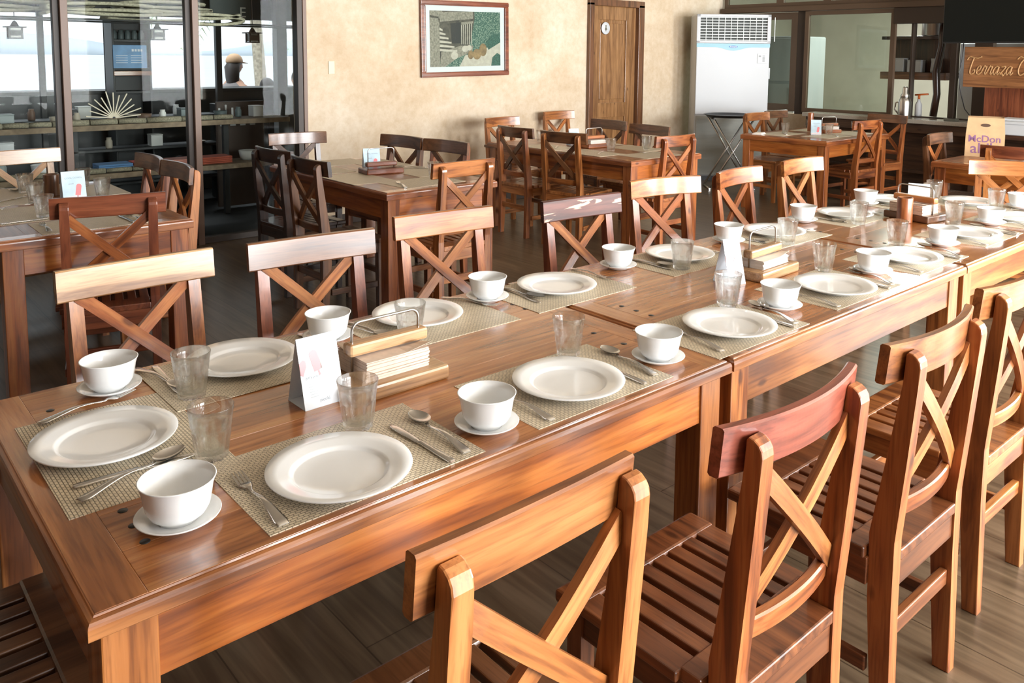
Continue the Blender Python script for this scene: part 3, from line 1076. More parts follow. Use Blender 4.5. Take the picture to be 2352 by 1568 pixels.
def chair_meshes():
    def post(s):
        bm = new_bm()
        rear = [(-.213, 0), (-.205, .33), (-.205, .48), (-.221, .66), (-.236, .84), (-.240, .888), (-.238, .900), (-.232, .909)]
        front = [(-.222, .916), (-.212, .918), (-.207, .912), (-.203, .84), (-.176, .66), (-.146, .48), (-.150, .33), (-.172, 0)]
        vs = add_poly(bm, rear + front, s * .168 - .0185, s * .168 + .0185, 'x')
        es = [e for e in bm.edges if abs(e.verts[0].co.x - e.verts[1].co.x) < 1e-6]
        bmesh.ops.bevel(bm, geom=es, offset=.0035, segments=2, affect='EDGES', profile=.5)
        return mesh_of(bm, 'back_post')
    CH['postL'], CH['postR'] = post(-1), post(1)

    def bowed(hw, z0, z1, th, y_end, bow, lean, xe):
        """rail bowed to the rear; y_end = rear face at x = +-xe"""
        bm = new_bm()
        secs = []
        n = 40
        for k in range(n + 1):
            x = -hw + 2 * hw * k / n
            yr = y_end - bow * (1 - (x / xe) ** 2)
            zm = (z0 + z1) / 2
            loop = []
            b = .004
            for dy, z in ((0, z0 + b), (b, z0), (th - b, z0), (th, z0 + b), (th, z1 - b), (th - b, z1), (b, z1), (0, z1 - b)):
                loop.append((x, yr + dy - lean * (z - zm), z))
            secs.append(loop)
        add_sweep(bm, secs)
        return bm
    CH['rail'] = mesh_of(bowed(.226, .846, .936, .023, -.2035, .020, .10, .168), 'top_rail')
    CH['railflat'] = mesh_of(bowed(.222, .846, .936, .023, -.2055, .004, .10, .168), 'top_rail')
    CH['railshort'] = mesh_of(bowed(.200, .848, .940, .023, -.2055, .004, .10, .168), 'top_rail')
    CH['low'] = mesh_of(bowed(.152, .512, .556, .022, -.186, .018, .10, .152), 'lower_back_rail')
    for nm, s, dy in (('braceA', 1, .006), ('braceB', -1, -.006)):
        p0, p1 = Vector((-.152 * s, -.176 + dy, .556)), Vector((.152 * s, -.212 + dy, .844))
        d = p1 - p0
        bm = new_bm()
        L_ = d.length / 2 + .012
        n = 8
        secs = []
        for k in range(n + 1):
            x = -L_ + 2 * L_ * k / n
            o = -.012 * (1 - (x / L_) ** 2)
            secs.append([(x, o - .008, -.0185), (x, o + .008, -.0185), (x, o + .008, .0185), (x, o - .008, .0185)])
        add_sweep(bm, secs)
        xa = d.normalized()
        ya = Vector((0, 1, 0)) - xa * xa.y
        ya.normalize()
        za = xa.cross(ya)
        Mx = Matrix((xa, ya, za)).transposed()
        CH[nm] = mesh_of(bm, 'cross_brace')
        CH[nm + '_m'] = ((p0 + p1) / 2, Mx.to_euler())
    bm = new_bm()                            # slatted seat: frame boards with slats let in between them
    add_box(bm, -.149, .149, -.206, -.128, .424, .452, .004)
    add_box(bm, -.205, .205, -.145, -.098, .423, .4505, .004)
    add_box(bm, -.226, .226, .138, .208, .424, .452, .007)
    xs = [-.1915, -.128, -.077, -.0257, .0257, .077, .128, .1915]
    for i, x in enumerate(xs):
        h = .030 if i in (0, 7) else .0185
        add_box(bm, x - h, x + h, -.103, .143, .428, .449, .003)
    CH['seat'] = mesh_of(bm, 'seat')
    for nm, b in (('apR', (-.150, .150, -.200, -.178, .360, .4245)), ('apF', (-.166, .166, .160, .182, .360, .4245)),
                  ('apA', (-.198, -.176, -.150, .150, .360, .4245)), ('apB', (.176, .198, -.150, .150, .360, .4245))):
        bm = new_bm()
        add_box(bm, *b, .002)
        CH[nm] = mesh_of(bm, 'apron')
    for nm, s in (('legA', -1), ('legB', 1)):
        bm = new_bm()
        secs = [[(s * .184 + a * h, .170 + c * h, z) for a, c in ((-1, -1), (1, -1), (1, 1), (-1, 1))] for z, h in ((0, .0165), (.30, .020), (.4245, .020))]
        add_sweep(bm, secs)
        CH[nm] = mesh_of(bm, 'front_leg')
    for nm, b in (('stR', (-.150, .150, -.196, -.176, .232, .272)), ('stF', (-.166, .166, .162, .180, .225, .262)),
                  ('stA', (-.194, -.176, -.155, .155, .150, .186)), ('stB', (.176, .194, -.155, .155, .150, .186))):
        bm = new_bm()
        add_box(bm, *b, .003)
        CH[nm] = mesh_of(bm, 'stretcher')


chair_meshes()


def chair(x, y, rz, label, group, cols, scale=1.0, rail='rail', shift=0.0):
    """cols: rail, posts, braces, lower parts"""
    t = thing('dining_chair', label, 'chair', (x, y, 0), math.radians(rz), group, scale)
    r, p, b, s = cols
    link('top_rail', CH[rail], WOODS[(r, 'X')], t, (shift, 0, 0))
    for k in ('postL', 'postR'):
        link('back_post', CH[k], WOODS[(p, 'Z')], t)
    for k in ('braceA', 'braceB'):
        link('cross_brace', CH[k], WOODS[(b, 'X')], t, CH[k + '_m'][0], CH[k + '_m'][1])
    link('lower_back_rail', CH['low'], WOODS[(p, 'X')], t)
    link('seat', CH['seat'], WOODS[(s, 'Y')], t)
    for k in ('apR', 'apF'):
        link('apron', CH[k], WOODS[(s, 'X')], t)
    for k in ('apA', 'apB'):
        link('apron', CH[k], WOODS[(s, 'Y')], t)
    for k in ('legA', 'legB'):
        link('front_leg', CH[k], WOODS[(s, 'Z')], t)
    for k in ('stR', 'stF'):
        link('stretcher', CH[k], WOODS[(s, 'X')], t)
    for k in ('stA', 'stB'):
        link('stretcher', CH[k], WOODS[(s, 'Y')], t)
    return t


G1, G2 = 'chairs along the near side of the long table', 'chairs along the far side of the long table'
o4 = lambda k: (k, k, k, k)
chair(.312, -.180, 0, 'golden streaky chair in the foreground, nearest the camera on the near side', G1, ('golden', 'golden', 'golden', 'brown'), rail='railshort', shift=-.016)
chair(.905, -.232, 0, 'chair with dull red-brown back rail, second on the near side of long table', G1, ('rust', 'orange', 'golden', 'seat'))
chair(1.512, -.228, 0, 'golden chair with dark-striped rail, third on the near side of long table', G1, ('golden', 'orange', 'golden', 'seat'))
chair(2.135, -.190, 0, 'orange-brown chair cut by the right photo edge, fourth on the near side', G1, ('golden', 'golden', 'orange', 'golden'))
chair(.307, 1.185, 182, 'chair with pale knotty rail at left end of the long table\'s far side', G2, ('pale', 'golden', 'orange', 'golden'), rail='railflat')
chair(.830, 1.150, 175, 'dark-posted chair with white-shining rail, second on the far side of long table', G2, ('brown', 'red', 'golden', 'brown'), rail='railflat')
chair(1.430, 1.230, 175, 'golden chair with half-shining rail, third on the far side of long table', G2, ('golden', 'orange', 'golden', 'golden'), rail='railflat')
chair(2.090, 1.125, 175.5, 'chair with chipped dark red rail, fourth on the far side of long table', G2, ('chipped', 'red', 'golden', 'red'), rail='railflat')
chair(2.790, 1.265, 169, 'light orange chair turned slightly left, fifth on the far side of long table', G2, ('golden', 'orange', 'orange', 'orange'))
chair(3.430, 1.225, 184, 'bright orange chair, sixth on the far side of long table', G2, ('orange', 'orange', 'orange', 'orange'))
chair(4.115, 1.255, 180, 'golden chair at right end of the long table\'s far side', G2, o4('golden'))
chair(4.83, .50, 113, 'golden chair at the right end of the long table', 'chairs at the ends of the long table', ('golden', 'golden', 'golden', 'golden'))
chair(-.285, .50, -90, 'dark slatted chair pushed under the left end of the long table', 'chairs at the ends of the long table', o4('brown'))
GL, GM, GR, GB = 'chairs at the left table', 'chairs at the middle table by the wall', 'chairs at the back table by the door', 'chairs at the table by the bar'
chair(.595, 2.80, -14, 'red-brown chair at the near end of left table, back towards camera', GL, ('red', 'red', 'orange', 'red'), rail='railflat')
chair(.935, 3.92, 90, 'farther brown chair on the right side of left table by the glass', GL, ('brown', 'orange', 'orange', 'brown'))
chair(.940, 3.46, 90, 'nearer brown chair with golden posts on right side of left table', GL, ('brown', 'golden', 'golden', 'golden'))
chair(.61, 4.50, 184, 'chair with pinkish white rail at far end of left table by the glass', GL, ('pale', 'pale', 'pale', 'golden'), rail='railflat')
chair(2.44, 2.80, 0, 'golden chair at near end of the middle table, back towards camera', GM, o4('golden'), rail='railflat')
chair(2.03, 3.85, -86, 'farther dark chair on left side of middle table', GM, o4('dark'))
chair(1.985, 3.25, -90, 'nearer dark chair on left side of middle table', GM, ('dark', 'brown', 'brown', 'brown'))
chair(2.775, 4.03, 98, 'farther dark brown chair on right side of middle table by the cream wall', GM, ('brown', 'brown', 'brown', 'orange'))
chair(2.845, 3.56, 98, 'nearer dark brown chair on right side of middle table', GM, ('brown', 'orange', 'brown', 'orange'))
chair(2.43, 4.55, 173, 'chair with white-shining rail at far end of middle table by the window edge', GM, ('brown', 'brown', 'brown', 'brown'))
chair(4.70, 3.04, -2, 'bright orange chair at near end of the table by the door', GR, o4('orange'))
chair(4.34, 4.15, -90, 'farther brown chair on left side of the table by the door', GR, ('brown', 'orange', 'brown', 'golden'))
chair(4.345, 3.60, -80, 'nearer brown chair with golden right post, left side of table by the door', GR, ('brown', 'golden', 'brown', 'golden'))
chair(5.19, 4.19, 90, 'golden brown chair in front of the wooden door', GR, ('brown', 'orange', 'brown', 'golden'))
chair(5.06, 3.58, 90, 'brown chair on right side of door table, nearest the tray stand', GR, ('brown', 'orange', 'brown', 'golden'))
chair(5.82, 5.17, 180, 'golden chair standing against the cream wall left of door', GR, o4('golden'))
ar = chair(4.77, 4.86, 184, 'golden armchair at far end of the table by the door', GR, o4('golden'))
for s in (-1, 1):
    bm = new_bm()
    add_box(bm, s * .205 - .02, s * .205 + .02, -.20, .17, .655, .680, .004)
    add_box(bm, s * .205 - .014, s * .205 + .014, .12, .15, .42, .656, .003)
    obj('armrest', bm, WOODS[('brown', 'Y')], ar)
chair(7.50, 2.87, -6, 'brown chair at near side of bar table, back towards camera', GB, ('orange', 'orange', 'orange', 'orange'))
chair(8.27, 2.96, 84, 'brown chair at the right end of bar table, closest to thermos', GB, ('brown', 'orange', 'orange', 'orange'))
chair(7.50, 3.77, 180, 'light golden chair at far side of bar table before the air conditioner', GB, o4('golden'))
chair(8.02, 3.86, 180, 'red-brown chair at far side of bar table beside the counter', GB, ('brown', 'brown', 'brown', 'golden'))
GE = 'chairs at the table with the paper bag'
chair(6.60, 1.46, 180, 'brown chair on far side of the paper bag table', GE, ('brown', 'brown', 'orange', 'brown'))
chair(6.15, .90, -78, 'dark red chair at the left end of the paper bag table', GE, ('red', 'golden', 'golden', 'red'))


# ------------------------------------------------------------------ dining tables
def table(label, cx, cy, lx, ly, rz=0, group=None, th=.034, detail=True, apz=.115, leg=.08, topm=None, apm=None):
    """long axis along local x"""
    t = thing('dining_table', label, 'table', (cx, cy, 0), math.radians(rz), group)
    hx, hy = lx / 2, ly / 2
    bm = new_bm()
    e = .085                                  # breadboard ends, planks between
    m = .012
    npl = 7
    w = (ly - 2 * m) / npl
    for k in range(npl):
        y0 = -hy + m + k * w
        add_box(bm, -hx + e, hx - e, y0, y0 + w, T - th, T, .0009)
    obj('tabletop', bm, topm or TOPW, t)
    for sx in (-1, 1):
        bm = new_bm()
        xa, xb = sorted((sx * (hx - m), sx * (hx - e)))
        add_box(bm, xa, xb, -hy + m, hy - m, T - th, T, .0012)
        obj('end_board', bm, TOPWY, t)
    bm = new_bm()                            # moulded edge, a stepped ovolo run round the top
    prof = [(m + .001, T - .0005), (.0105, T - .0012), (.0095, T - .0042), (.0070, T - .0045), (.0030, T - .0065), (.0008, T - .0105), (.0, T - .0150), (.0, T - th + .002), (.002, T - th), (m + .001, T - th)]
    cor = ((-1, -1), (1, -1), (1, 1), (-1, 1), (-1, -1))
    bm.free()
    for k in range(4):
        bm = new_bm()
        add_sweep(bm, [[(sx * (hx - d), sy * (hy - d), z) for d, z in prof] for sx, sy in (cor[k], cor[k + 1])])
        obj('edge_moulding', bm, WOODS[('golden' if detail else 'orange', 'XY'[k % 2])], t)
    lg = .02
    for sx in (-1, 1):
        for sy in (-1, 1):
            bm = new_bm()
            xa, ya = sx * (hx - lg - leg / 2), sy * (hy - lg - leg / 2)
            add_box(bm, xa - leg / 2, xa + leg / 2, ya - leg / 2, ya + leg / 2, 0, T - th, .003)
            obj('leg', bm, WOODS[('golden' if detail else 'orange', 'Z')], t)
    for sy in (-1, 1):
        bm = new_bm()
        y = sy * (hy - lg - .018)
        add_box(bm, -hx + lg + leg, hx - lg - leg, y - .012, y + .012, T - th - apz, T - th, .001)
        obj('apron', bm, apm or APRW, t)
    for sx in (-1, 1):
        bm = new_bm()
        x = sx * (hx - lg - .018)
        add_box(bm, x - .012, x + .012, -hy + lg + leg, hy - lg - leg, T - th - apz, T - th, .001)
        obj('apron', bm, APRWY, t)
    if detail:
        me = None
        for sx in (-1, 1):
            for y in (-.325, -.265, -.205, -.09, -.03, .03, .205, .265, .325):
                if me is None:
                    bm = new_bm()
                    add_lathe(bm, [(0, 0), (.0085, 0), (.0085, .0006), (0, .0006)], 14)
                    me = mesh_of(bm, 'dowel')
                link('dowel', me, PEG, t, (sx * (hx - e - .036), y, T - .0001))
    return t


GT = 'tables pushed together into the long table'
table('long table\'s left wooden table, nearest the camera', .589, .493, 1.528, .946, 0, GT)
table('long table\'s middle wooden table between the left and right ones', 2.126, .493, 1.526, .946, 0, GT, apm=WOODS[('rail_brown', 'X')])
table('long table\'s right wooden table, farthest from the camera', 3.662, .493, 1.528, .946, 0, GT)
TOPW2 = wood('table_top_wood_b', (0.18, 0.06, 0.018), (0.29, 0.11, 0.034), (0.40, 0.17, 0.058), 'X', rough=0.36, island=True, var=0.10, coat=0.3)
table('wooden table on the left, by the glass doors', .555, 3.53, 1.53, .80, 90, None, .045, False, topm=TOPW2)
table('wooden table in the middle, covered with placemats by the cream wall', 2.45, 3.57, 1.53, .81, 90, None, .045, False, topm=TOPW2)
table('wooden table at back in front of the wooden door', 4.66, 3.76, 1.72, .86, 90, None, .045, False, topm=TOPW2)
table('wooden table at back beside the bar counter', 7.46, 3.225, 1.28, .95, 0, None, .05, False, topm=TOPW2)
table('reddish wooden table with the paper bag at the right photo edge', 6.90, 1.00, 1.56, 1.00, 0, None, .045, False, topm=TOPW2)


# ------------------------------------------------------------------ tableware
def plate_mesh():
    bm = new_bm()
    add_lathe(bm, [(0, .0035), (.078, .0035), (.080, 0), (.086, 0), (.090, .005), (.112, .0125), (.134, .0185), (.1352, .0205), (.134, .0222), (.112, .0170), (.0945, .0135), (.0920, .0128), (.0895, .0112), (.0850, .0075), (.0820, .0066), (.05, .0062), (0, .006)], 72)
    return mesh_of(bm, 'dinner_plate')


def bowl_mesh():
    bm = new_bm()
    add_lathe(bm, [(0, .003), (.026, .003), (.028, 0), (.033, 0), (.034, .004), (.045, .012), (.0515, .024), (.0545, .040), (.0575, .058), (.0615, .0695), (.0625, .0715), (.0605, .0722), (.0555, .060), (.0515, .040), (.048, .024), (.042, .013), (.03, .0075), (0, .006)], 56)
    return mesh_of(bm, 'soup_bowl')


def saucer_mesh():
    bm = new_bm()
    add_lathe(bm, [(0, .002), (.034, .002), (.035, 0), (.039, 0), (.041, .003), (.058, .009), (.0685, .0155), (.069, .0168), (.068, .0175), (.057, .0115), (.044, .0072), (.038, .0060), (0, .0060)], 56)
    return mesh_of(bm, 'saucer')


def glass_mesh():
    """faceted tumbler: ten flat panels below, round and flared above"""
    bm = new_bm()
    def mod(r, z, a):
        t = max(0.0, min(1.0, (.0615 - z) / .005))
        u = abs(2 * ((a / (PI / 5)) % 1.0) - 1)          # 0 in the middle of a panel, 1 on a ridge
        return r * (1 - t * .10 * (1 - u ** 1.6) + t * .018)
    outer = [(0, .0), (.029, 0), (.0305, .002), (.0325, .020), (.0355, .040), (.0380, .0570), (.0376, .0600), (.0384, .063), (.0388, .067), (.0408, .085), (.0435, .1035)]
    n = len(outer)
    prof = outer + [(.0430, .1052), (.0420, .1045), (.0390, .085), (.0362, .066), (.0335, .050), (.0300, .030), (.0275, .0135), (.02, .0115), (0, .011)]
    def m2(r, z, a):
        return r
    rings_mod = lambda r, z, a: mod(r, z, a) if any(abs(r - p[0]) < 1e-9 and abs(z - p[1]) < 1e-9 for p in outer) else r
    add_lathe(bm, prof, 60, (0, 0, 0), rings_mod)
    return mesh_of(bm, 'drinking_glass')


def ribbon(secs, th):
    """flat utensil body: secs = (x, half width, z centre, thickness factor)"""
    bm = new_bm()
    loops = []
    for x, w, z, k in secs:
        t = th * k / 2
        loops.append([(x, -w, z), (x, -w * .7, z - t), (x, w * .7, z - t), (x, w, z), (x, w * .7, z + t), (x, -w * .7, z + t)])
    add_sweep(bm, loops, smooth=True)
    return bm


def handle_secs(x0, x1):
    n = 10
    out = []
    for k in range(n + 1):
        u = k / n
        x = x0 + (x1 - x0) * u
        w = .0105 * (1 - u) ** 1.6 + .0033 + (-.004 if k == 0 else 0)
        z = .0035 + .012 * math.sin(PI * min(1, u * 1.02)) ** 1.3 * (u * .8 + .2)
        out.append((x, w, z, 1.0))
    return out


def fork_meshes():
    bm = ribbon(handle_secs(-.105, .035) + [(.042, .0045, .006, .9), (.050, .0095, .0045, .8), (.058, .0122, .004, .8), (.066, .0125, .0042, .8)], .0026)
    for k in range(4):
        y = -.0098 + .00653 * k
        loops = []
        for x, w, z in ((.064, .0026, .0042), (.078, .0022, .0058), (.092, .0019, .0078), (.104, .0010, .0095)):
            loops.append([(x, y - w, z - .0008), (x, y + w, z - .0008), (x, y + w, z + .0008), (x, y - w, z + .0008)])
        add_sweep(bm, loops)
    return mesh_of(bm, 'fork')


def spoon_mesh():
    secs = handle_secs(-.11, .038)
    bm = ribbon(secs + [(.045, .005, .0065, .9)], .0026)
    # bowl of the spoon: shallow ellipsoid shell
    nx, ny = 14, 10
    cx, a, b, d = .077, .034, .0205, .0085
    for side, off in ((1, 0), (-1, .0012)):
        g = []
        for i in range(nx + 1):
            row = []
            for j in range(ny + 1):
                th = PI * i / nx
                x = -math.cos(th)
                v = -1 + 2 * j / ny
                y = math.sin(th) * v * (1 - .12 * x)
                r2 = min(1, x * x + (v * math.sin(th)) ** 2)
                z = .0098 - d * (1 - r2) ** .8 + off
                row.append(bm.verts.new((cx + a * x, b * y, z)))
            g.append(row)
        for i in range(nx):
            for j in range(ny):
                f = bm.faces.new((g[i][j], g[i + 1][j], g[i + 1][j + 1], g[i][j + 1]))
                f.smooth = True
    bmesh.ops.remove_doubles(bm, verts=bm.verts, dist=.00005)
    return mesh_of(bm, 'spoon')


def knife_mesh():
    secs = []
    for x, w, k in ((-.108, .0055, .8), (-.104, .0085, 1), (-.085, .0088, 1.2), (-.04, .0070, 1.5), (-.008, .0052, 1.7), (-.002, .0060, 1.7), (.004, .0066, .9), (.02, .0082, .5), (.06, .0098, .45), (.085, .0090, .4), (.098, .0062, .4), (.106, .0022, .4)):
        secs.append((x, w, .0036, k))
    return mesh_of(ribbon(secs, .0040), 'knife')


def mat_mesh(lx=.45, ly=.30):
    bm = new_bm()
    add_box(bm, -lx / 2, lx / 2, -ly / 2, ly / 2, 0, .0016)
    return mesh_of(bm, 'placemat')


TW = dict(plate=plate_mesh(), bowl=bowl_mesh(), saucer=saucer_mesh(), glass=glass_mesh(), fork=fork_meshes(), spoon=spoon_mesh(), knife=knife_mesh(), mat=mat_mesh())
NAMES = dict(plate=('dinner_plate', 'plate', PORC), bowl=('soup_bowl', 'bowl', PORC), saucer=('saucer', 'saucer', PORC), glass=('drinking_glass', 'glass', GLASS),
             fork=('fork', 'fork', STEEL), spoon=('spoon', 'spoon', STEEL), knife=('knife', 'knife', STEEL), mat=('placemat', 'placemat', WEAVE))
DESC = dict(plate='round white dinner plate', bowl='white flared bowl', saucer='white saucer under the bowl', glass='faceted clear tumbler', fork='steel fork', spoon='steel spoon', knife='steel table knife', mat='beige woven placemat')
MZ = T + .0017                              # on a placemat


def put(kind, x, y, z, rz, where, group):
    nm, cat, m = NAMES[kind]
    o = link(nm, TW[kind], m, None, (x, y, z), (0, 0, rz))
    return tag(o, DESC[kind] + ', ' + where, cat, group)


def lay(kind, a, b, where, group, z=MZ):
    """cutlery from handle end a to tip b"""
    x, y = (a[0] + b[0]) / 2, (a[1] + b[1]) / 2
    return put(kind, x, y, z, math.atan2(b[1] - a[1], b[0] - a[0]), where, group)


ORD = ['first', 'second', 'third', 'fourth', 'fifth', 'sixth', 'seventh']
near = [  # mat, plate, bowl, glass, fork, knife, spoon (handle -> tip)
    ((.329, .199), (.288, .152), (.007, .192), (.416, .307), ((.133, .055), (.138, .274)), ((.475, .052), (.469, .266)), ((.519, .061), (.534, .285))),
    ((.925, .201), (.910, .177), (.624, .132), (1.055, .326), ((.748, .061), (.750, .270)), ((1.055, .061), (1.060, .275)), ((1.115, .078), (1.152, .295))),
    ((1.558, .196), (1.560, .174), (1.208, .148), (1.742, .308), ((1.382, .067), (1.425, .282)), ((1.711, .052), (1.720, .265)), ((1.743, .062), (1.821, .282))),
    ((2.194, .209), (2.185, .182), (1.856, .191), (2.385, .335), ((2.001, .071), (2.024, .275)), ((2.333, .063), (2.355, .275)), ((2.386, .070), (2.480, .285))),
    ((2.825, .224), (2.800, .216), (2.506, .206), (3.020, .353), ((2.640, .085), (2.650, .29)), ((2.965, .075), (2.99, .285)), ((3.010, .085), (3.09, .295))),
    ((3.496, .241), (3.458, .229), (3.175, .228), (3.688, .383), ((3.310, .100), (3.32, .305)), ((3.630, .09), (3.65, .30)), ((3.670, .10), (3.70, .31))),
    ((4.050, .243), (4.033, .220), (3.814, .265), (4.276, .400), ((3.880, .105), (3.885, .31)), ((4.20, .10), (4.21, .31)), ((4.25, .11), (4.27, .32))),
]
for i, (mt, pl, bo, gl, fo, kn, sp) in enumerate(near):
    w = '%s place from left on the long table\'s near side' % ORD[i]
    g = 's on the near side of long table'
    put('mat', mt[0], mt[1], T, 0, w, 'placemat' + g)
    put('plate', pl[0], pl[1], MZ, 0, w, 'plate' + g)
    ov = abs(bo[0] - mt[0]) < .290
    put('saucer', bo[0], bo[1], T + (.0018 if ov else .0002), 0, w, 'saucer' + g)
    put('bowl', bo[0], bo[1], T + .0062 + (.0018 if ov else .0002), 0, w, 'bowl' + g)
    put('glass', gl[0], gl[1], MZ, .2 * i, w, 'tumbler' + g)
    lay('fork', *fo, w, 'fork' + g)
    lay('knife', *kn, w, 'kni' + 've' + g)
    lay('spoon', *sp, w, 'spoon' + g)
far = [
    ((.378, .776), (.375, .806), (.076, .850), (.207, .690), ((.585, .915), (.600, .71)), ((.199, .920), (.190, .715)), ((.160, .925), (.205, .735))),
    ((.930, .779), (.921, .830), (.630, .838), (.802, .692), ((1.107, .928), (1.165, .78)), ((.738, .918), (.772, .745)), ((.695, .905), (.765, .752))),
    ((1.459, .785), (1.460, .796), (1.199, .845), None, ((1.674, .935), (1.681, .750)), ((1.321, .915), (1.301, .705)), ((1.300, .920), (1.336, .755))),
    ((2.115, .786), (2.136, .806), (1.826, .849), (2.000, .690), ((2.29, .91), (2.30, .71)), ((1.955, .90), (1.953, .70)), ((1.930, .91), (1.985, .74))),
    ((2.775, .781), (2.809, .805), (2.504, .835), (2.680, .663), ((2.97, .91), (2.975, .70)), ((2.60, .905), (2.61, .70)), ((2.56, .91), (2.625, .73))),
    ((3.439, .806), (3.454, .811), (3.164, .872), (3.317, .671), ((3.63, .92), (3.635, .715)), ((3.29, .92), (3.29, .71)), ((3.25, .915), (3.29, .74))),
    ((4.050, .810), (4.042, .860), (3.847, .900), (4.10, .705), ((4.24, .92), (4.245, .715)), ((3.90, .78), (3.905, .68)), ((3.96, .71), (4.01, .69))),
]
for i, (mt, pl, bo, gl, fo, kn, sp) in enumerate(far):
    w = '%s place from left on the long table\'s far side' % ORD[i]
    g = 's on the far side of long table'
    dz = .0017 if i == 0 else 0
    put('mat', mt[0], mt[1], T + dz, PI, w, 'placemat' + g)
    put('plate', pl[0], pl[1], MZ + dz, 0, w, 'plate' + g)
    ov = abs(bo[0] - mt[0]) < .290
    put('saucer', bo[0], bo[1], T + (.0018 + dz if ov else .0002), 0, w, 'saucer' + g)
    put('bowl', bo[0], bo[1], T + .0062 + (.0018 + dz if ov else .0002), 0, w, 'bowl' + g)
    if gl:
        put('glass', gl[0], gl[1], MZ + dz, .3 * i, w, 'tumbler' + g)
    lay('fork', *fo, w, 'fork' + g, MZ + dz)
    lay('knife', *kn, w, 'kni' + 've' + g, MZ + dz)
    lay('spoon', *sp, w, 'spoon' + g, MZ + dz + .0006)
# the two head places
w, g = 'at the left end place of the long table', 's at the ends of the long table'
put('mat', .0187, .539, T, PI / 2, w, 'placemat' + g)
put('plate', -.007, .568, MZ, 0, w, 'plate' + g)
put('glass', .134, .377, MZ, 0, w, 'tumbler' + g)
lay('fork', (-.09, .745), (.113, .796), w, 'fork' + g, MZ + .0017)
lay('knife', (-.100, .419), (.113, .403), w, 'kni' + 've' + g)
lay('spoon', (-.106, .355), (.098, .432), w, 'spoon' + g, MZ + .003)
w = 'at the right end place of the long table'
put('mat', 4.312, .545, T, PI / 2, w, 'placemat' + g)
put('plate', 4.330, .555, MZ, 0, w, 'plate' + g)
put('glass', 4.331, .740, MZ, 0, w, 'tumbler' + g)
put('bowl', 4.40, .325, MZ + .0064, 0, w, 'bowl' + g)
put('saucer', 4.40, .325, MZ + .0001, 0, w, 'saucer' + g)
put('glass', 4.20, .70, MZ, 0, 'second one beside the right end place of the long table', 'tumbler' + g)

# settings on the other tables
def extra(tbl, mats, glasses, cut):
    """mats (x, y, rz deg, where); glasses (x, y, where); cut (kind, a, b, where)"""
    for x, y, rz, w in mats:
        put('mat', x, y, T, math.radians(rz), w, 'placemats on the ' + tbl)
    for x, y, w in glasses:
        put('glass', x, y, MZ, 0, w, 'tumblers on the ' + tbl)
    for k, a, b, w in cut:
        lay(k, a, b, w, 'cutlery on the ' + tbl)


extra('left table', [
    (.555, 2.95, 0, 'at the near end of left table'), (.315, 3.36, 90, 'nearer one on left side of left table'), (.325, 3.90, 90, 'farther one on left side of left table'),
    (.795, 3.42, 90, 'nearer one on right side of left table'), (.795, 3.92, 90, 'farther one on right side of left table'), (.56, 4.13, 0, 'at the far end of left table')],
    [(.425, 3.24, 'on left table, nearest the red-brown chair'), (.475, 3.68, 'on left table in front of brown wooden cup'), (.50, 4.06, 'on left table behind the brown wooden cup'),
     (.785, 3.64, 'on left table right of the menu card'), (.80, 4.10, 'on left table, farthest back near the glass')],
    [('fork', (.366, 2.841), (.375, 3.04), 'at near end of left table'), ('knife', (.24, 3.15), (.42, 3.17), 'on left side of left table, nearest'),
     ('fork', (.299, 3.56), (.47, 3.65), 'on left side of left table'), ('knife', (.336, 3.79), (.471, 3.90), 'on left side of left table, farther'),
     ('spoon', (.39, 4.28), (.47, 4.12), 'at far end of left table'), ('knife', (.707, 2.83), (.701, 3.03), 'at near end of left table'), ('spoon', (.745, 2.83), (.735, 3.03), 'at near end of left table')])
extra('middle table', [
    (2.44, 3.03, 3, 'at the near end of middle table'), (2.20, 3.40, 90, 'nearer one on left side of middle table'), (2.20, 3.90, 90, 'farther one on left side of middle table'),
    (2.69, 3.43, 90, 'nearer one on right side of middle table'), (2.69, 3.92, 90, 'farther one on right side of middle table'), (2.45, 4.17, 0, 'at the far end of middle table')],
    [(2.58, 3.10, 'on the middle table beside golden chair')],
    [('knife', (2.80, 3.485), (2.66, 3.63), 'on right side of middle table'), ('spoon', (2.82, 3.55), (2.67, 3.68), 'on right side of middle table'), ('fork', (2.235, 2.90), (2.305, 3.10), 'at near end of middle table')])
extra('table by the door', [
    (4.66, 3.07, 0, 'at the near end of the table by the door'), (4.39, 3.46, 90, 'nearer one on left side of the table by the door'), (4.39, 3.96, 90, 'farther one on left side of the table by the door'),
    (4.93, 3.46, 90, 'nearer one on right side of the table by the door'), (4.93, 3.96, 90, 'farther one on right side of the table by the door')],
    [(4.595, 3.444, 'on door table in front of the napkin holder'), (4.895, 3.317, 'on door table, left of the right pair'), (5.00, 3.404, 'on door table, right of the right pair'), (4.64, 4.35, 'on door table behind the menu card')],
    [('knife', (4.36, 3.36), (4.52, 3.46), 'on left side of the table by the door'), ('fork', (4.80, 3.06), (4.68, 3.22), 'at near end of the table by the door'), ('knife', (4.36, 3.86), (4.50, 3.98), 'on far left of the table by the door')])
extra('bar table', [
    (7.15, 3.44, 0, 'at the far left of the bar table'), (7.30, 3.02, 0, 'at the near left of the bar table'), (7.82, 3.45, 0, 'at the far right of the bar table'), (7.80, 3.02, 0, 'at the near right of bar table')],
    [(7.287, 3.472, 'on bar table at far left'), (7.972, 3.579, 'on bar table at the far right'), (7.52, 3.11, 'on bar table just right of the menu card'), (8.05, 3.10, 'on bar table at the near right')],
    [('knife', (7.10, 3.34), (7.24, 3.49), 'at the far left of the bar table'), ('fork', (7.36, 2.93), (7.50, 3.05), 'at the near left of the bar table')])
bm = new_bm()
add_box(bm, -.075, .075, -.05, .05, 0, .010, .004)
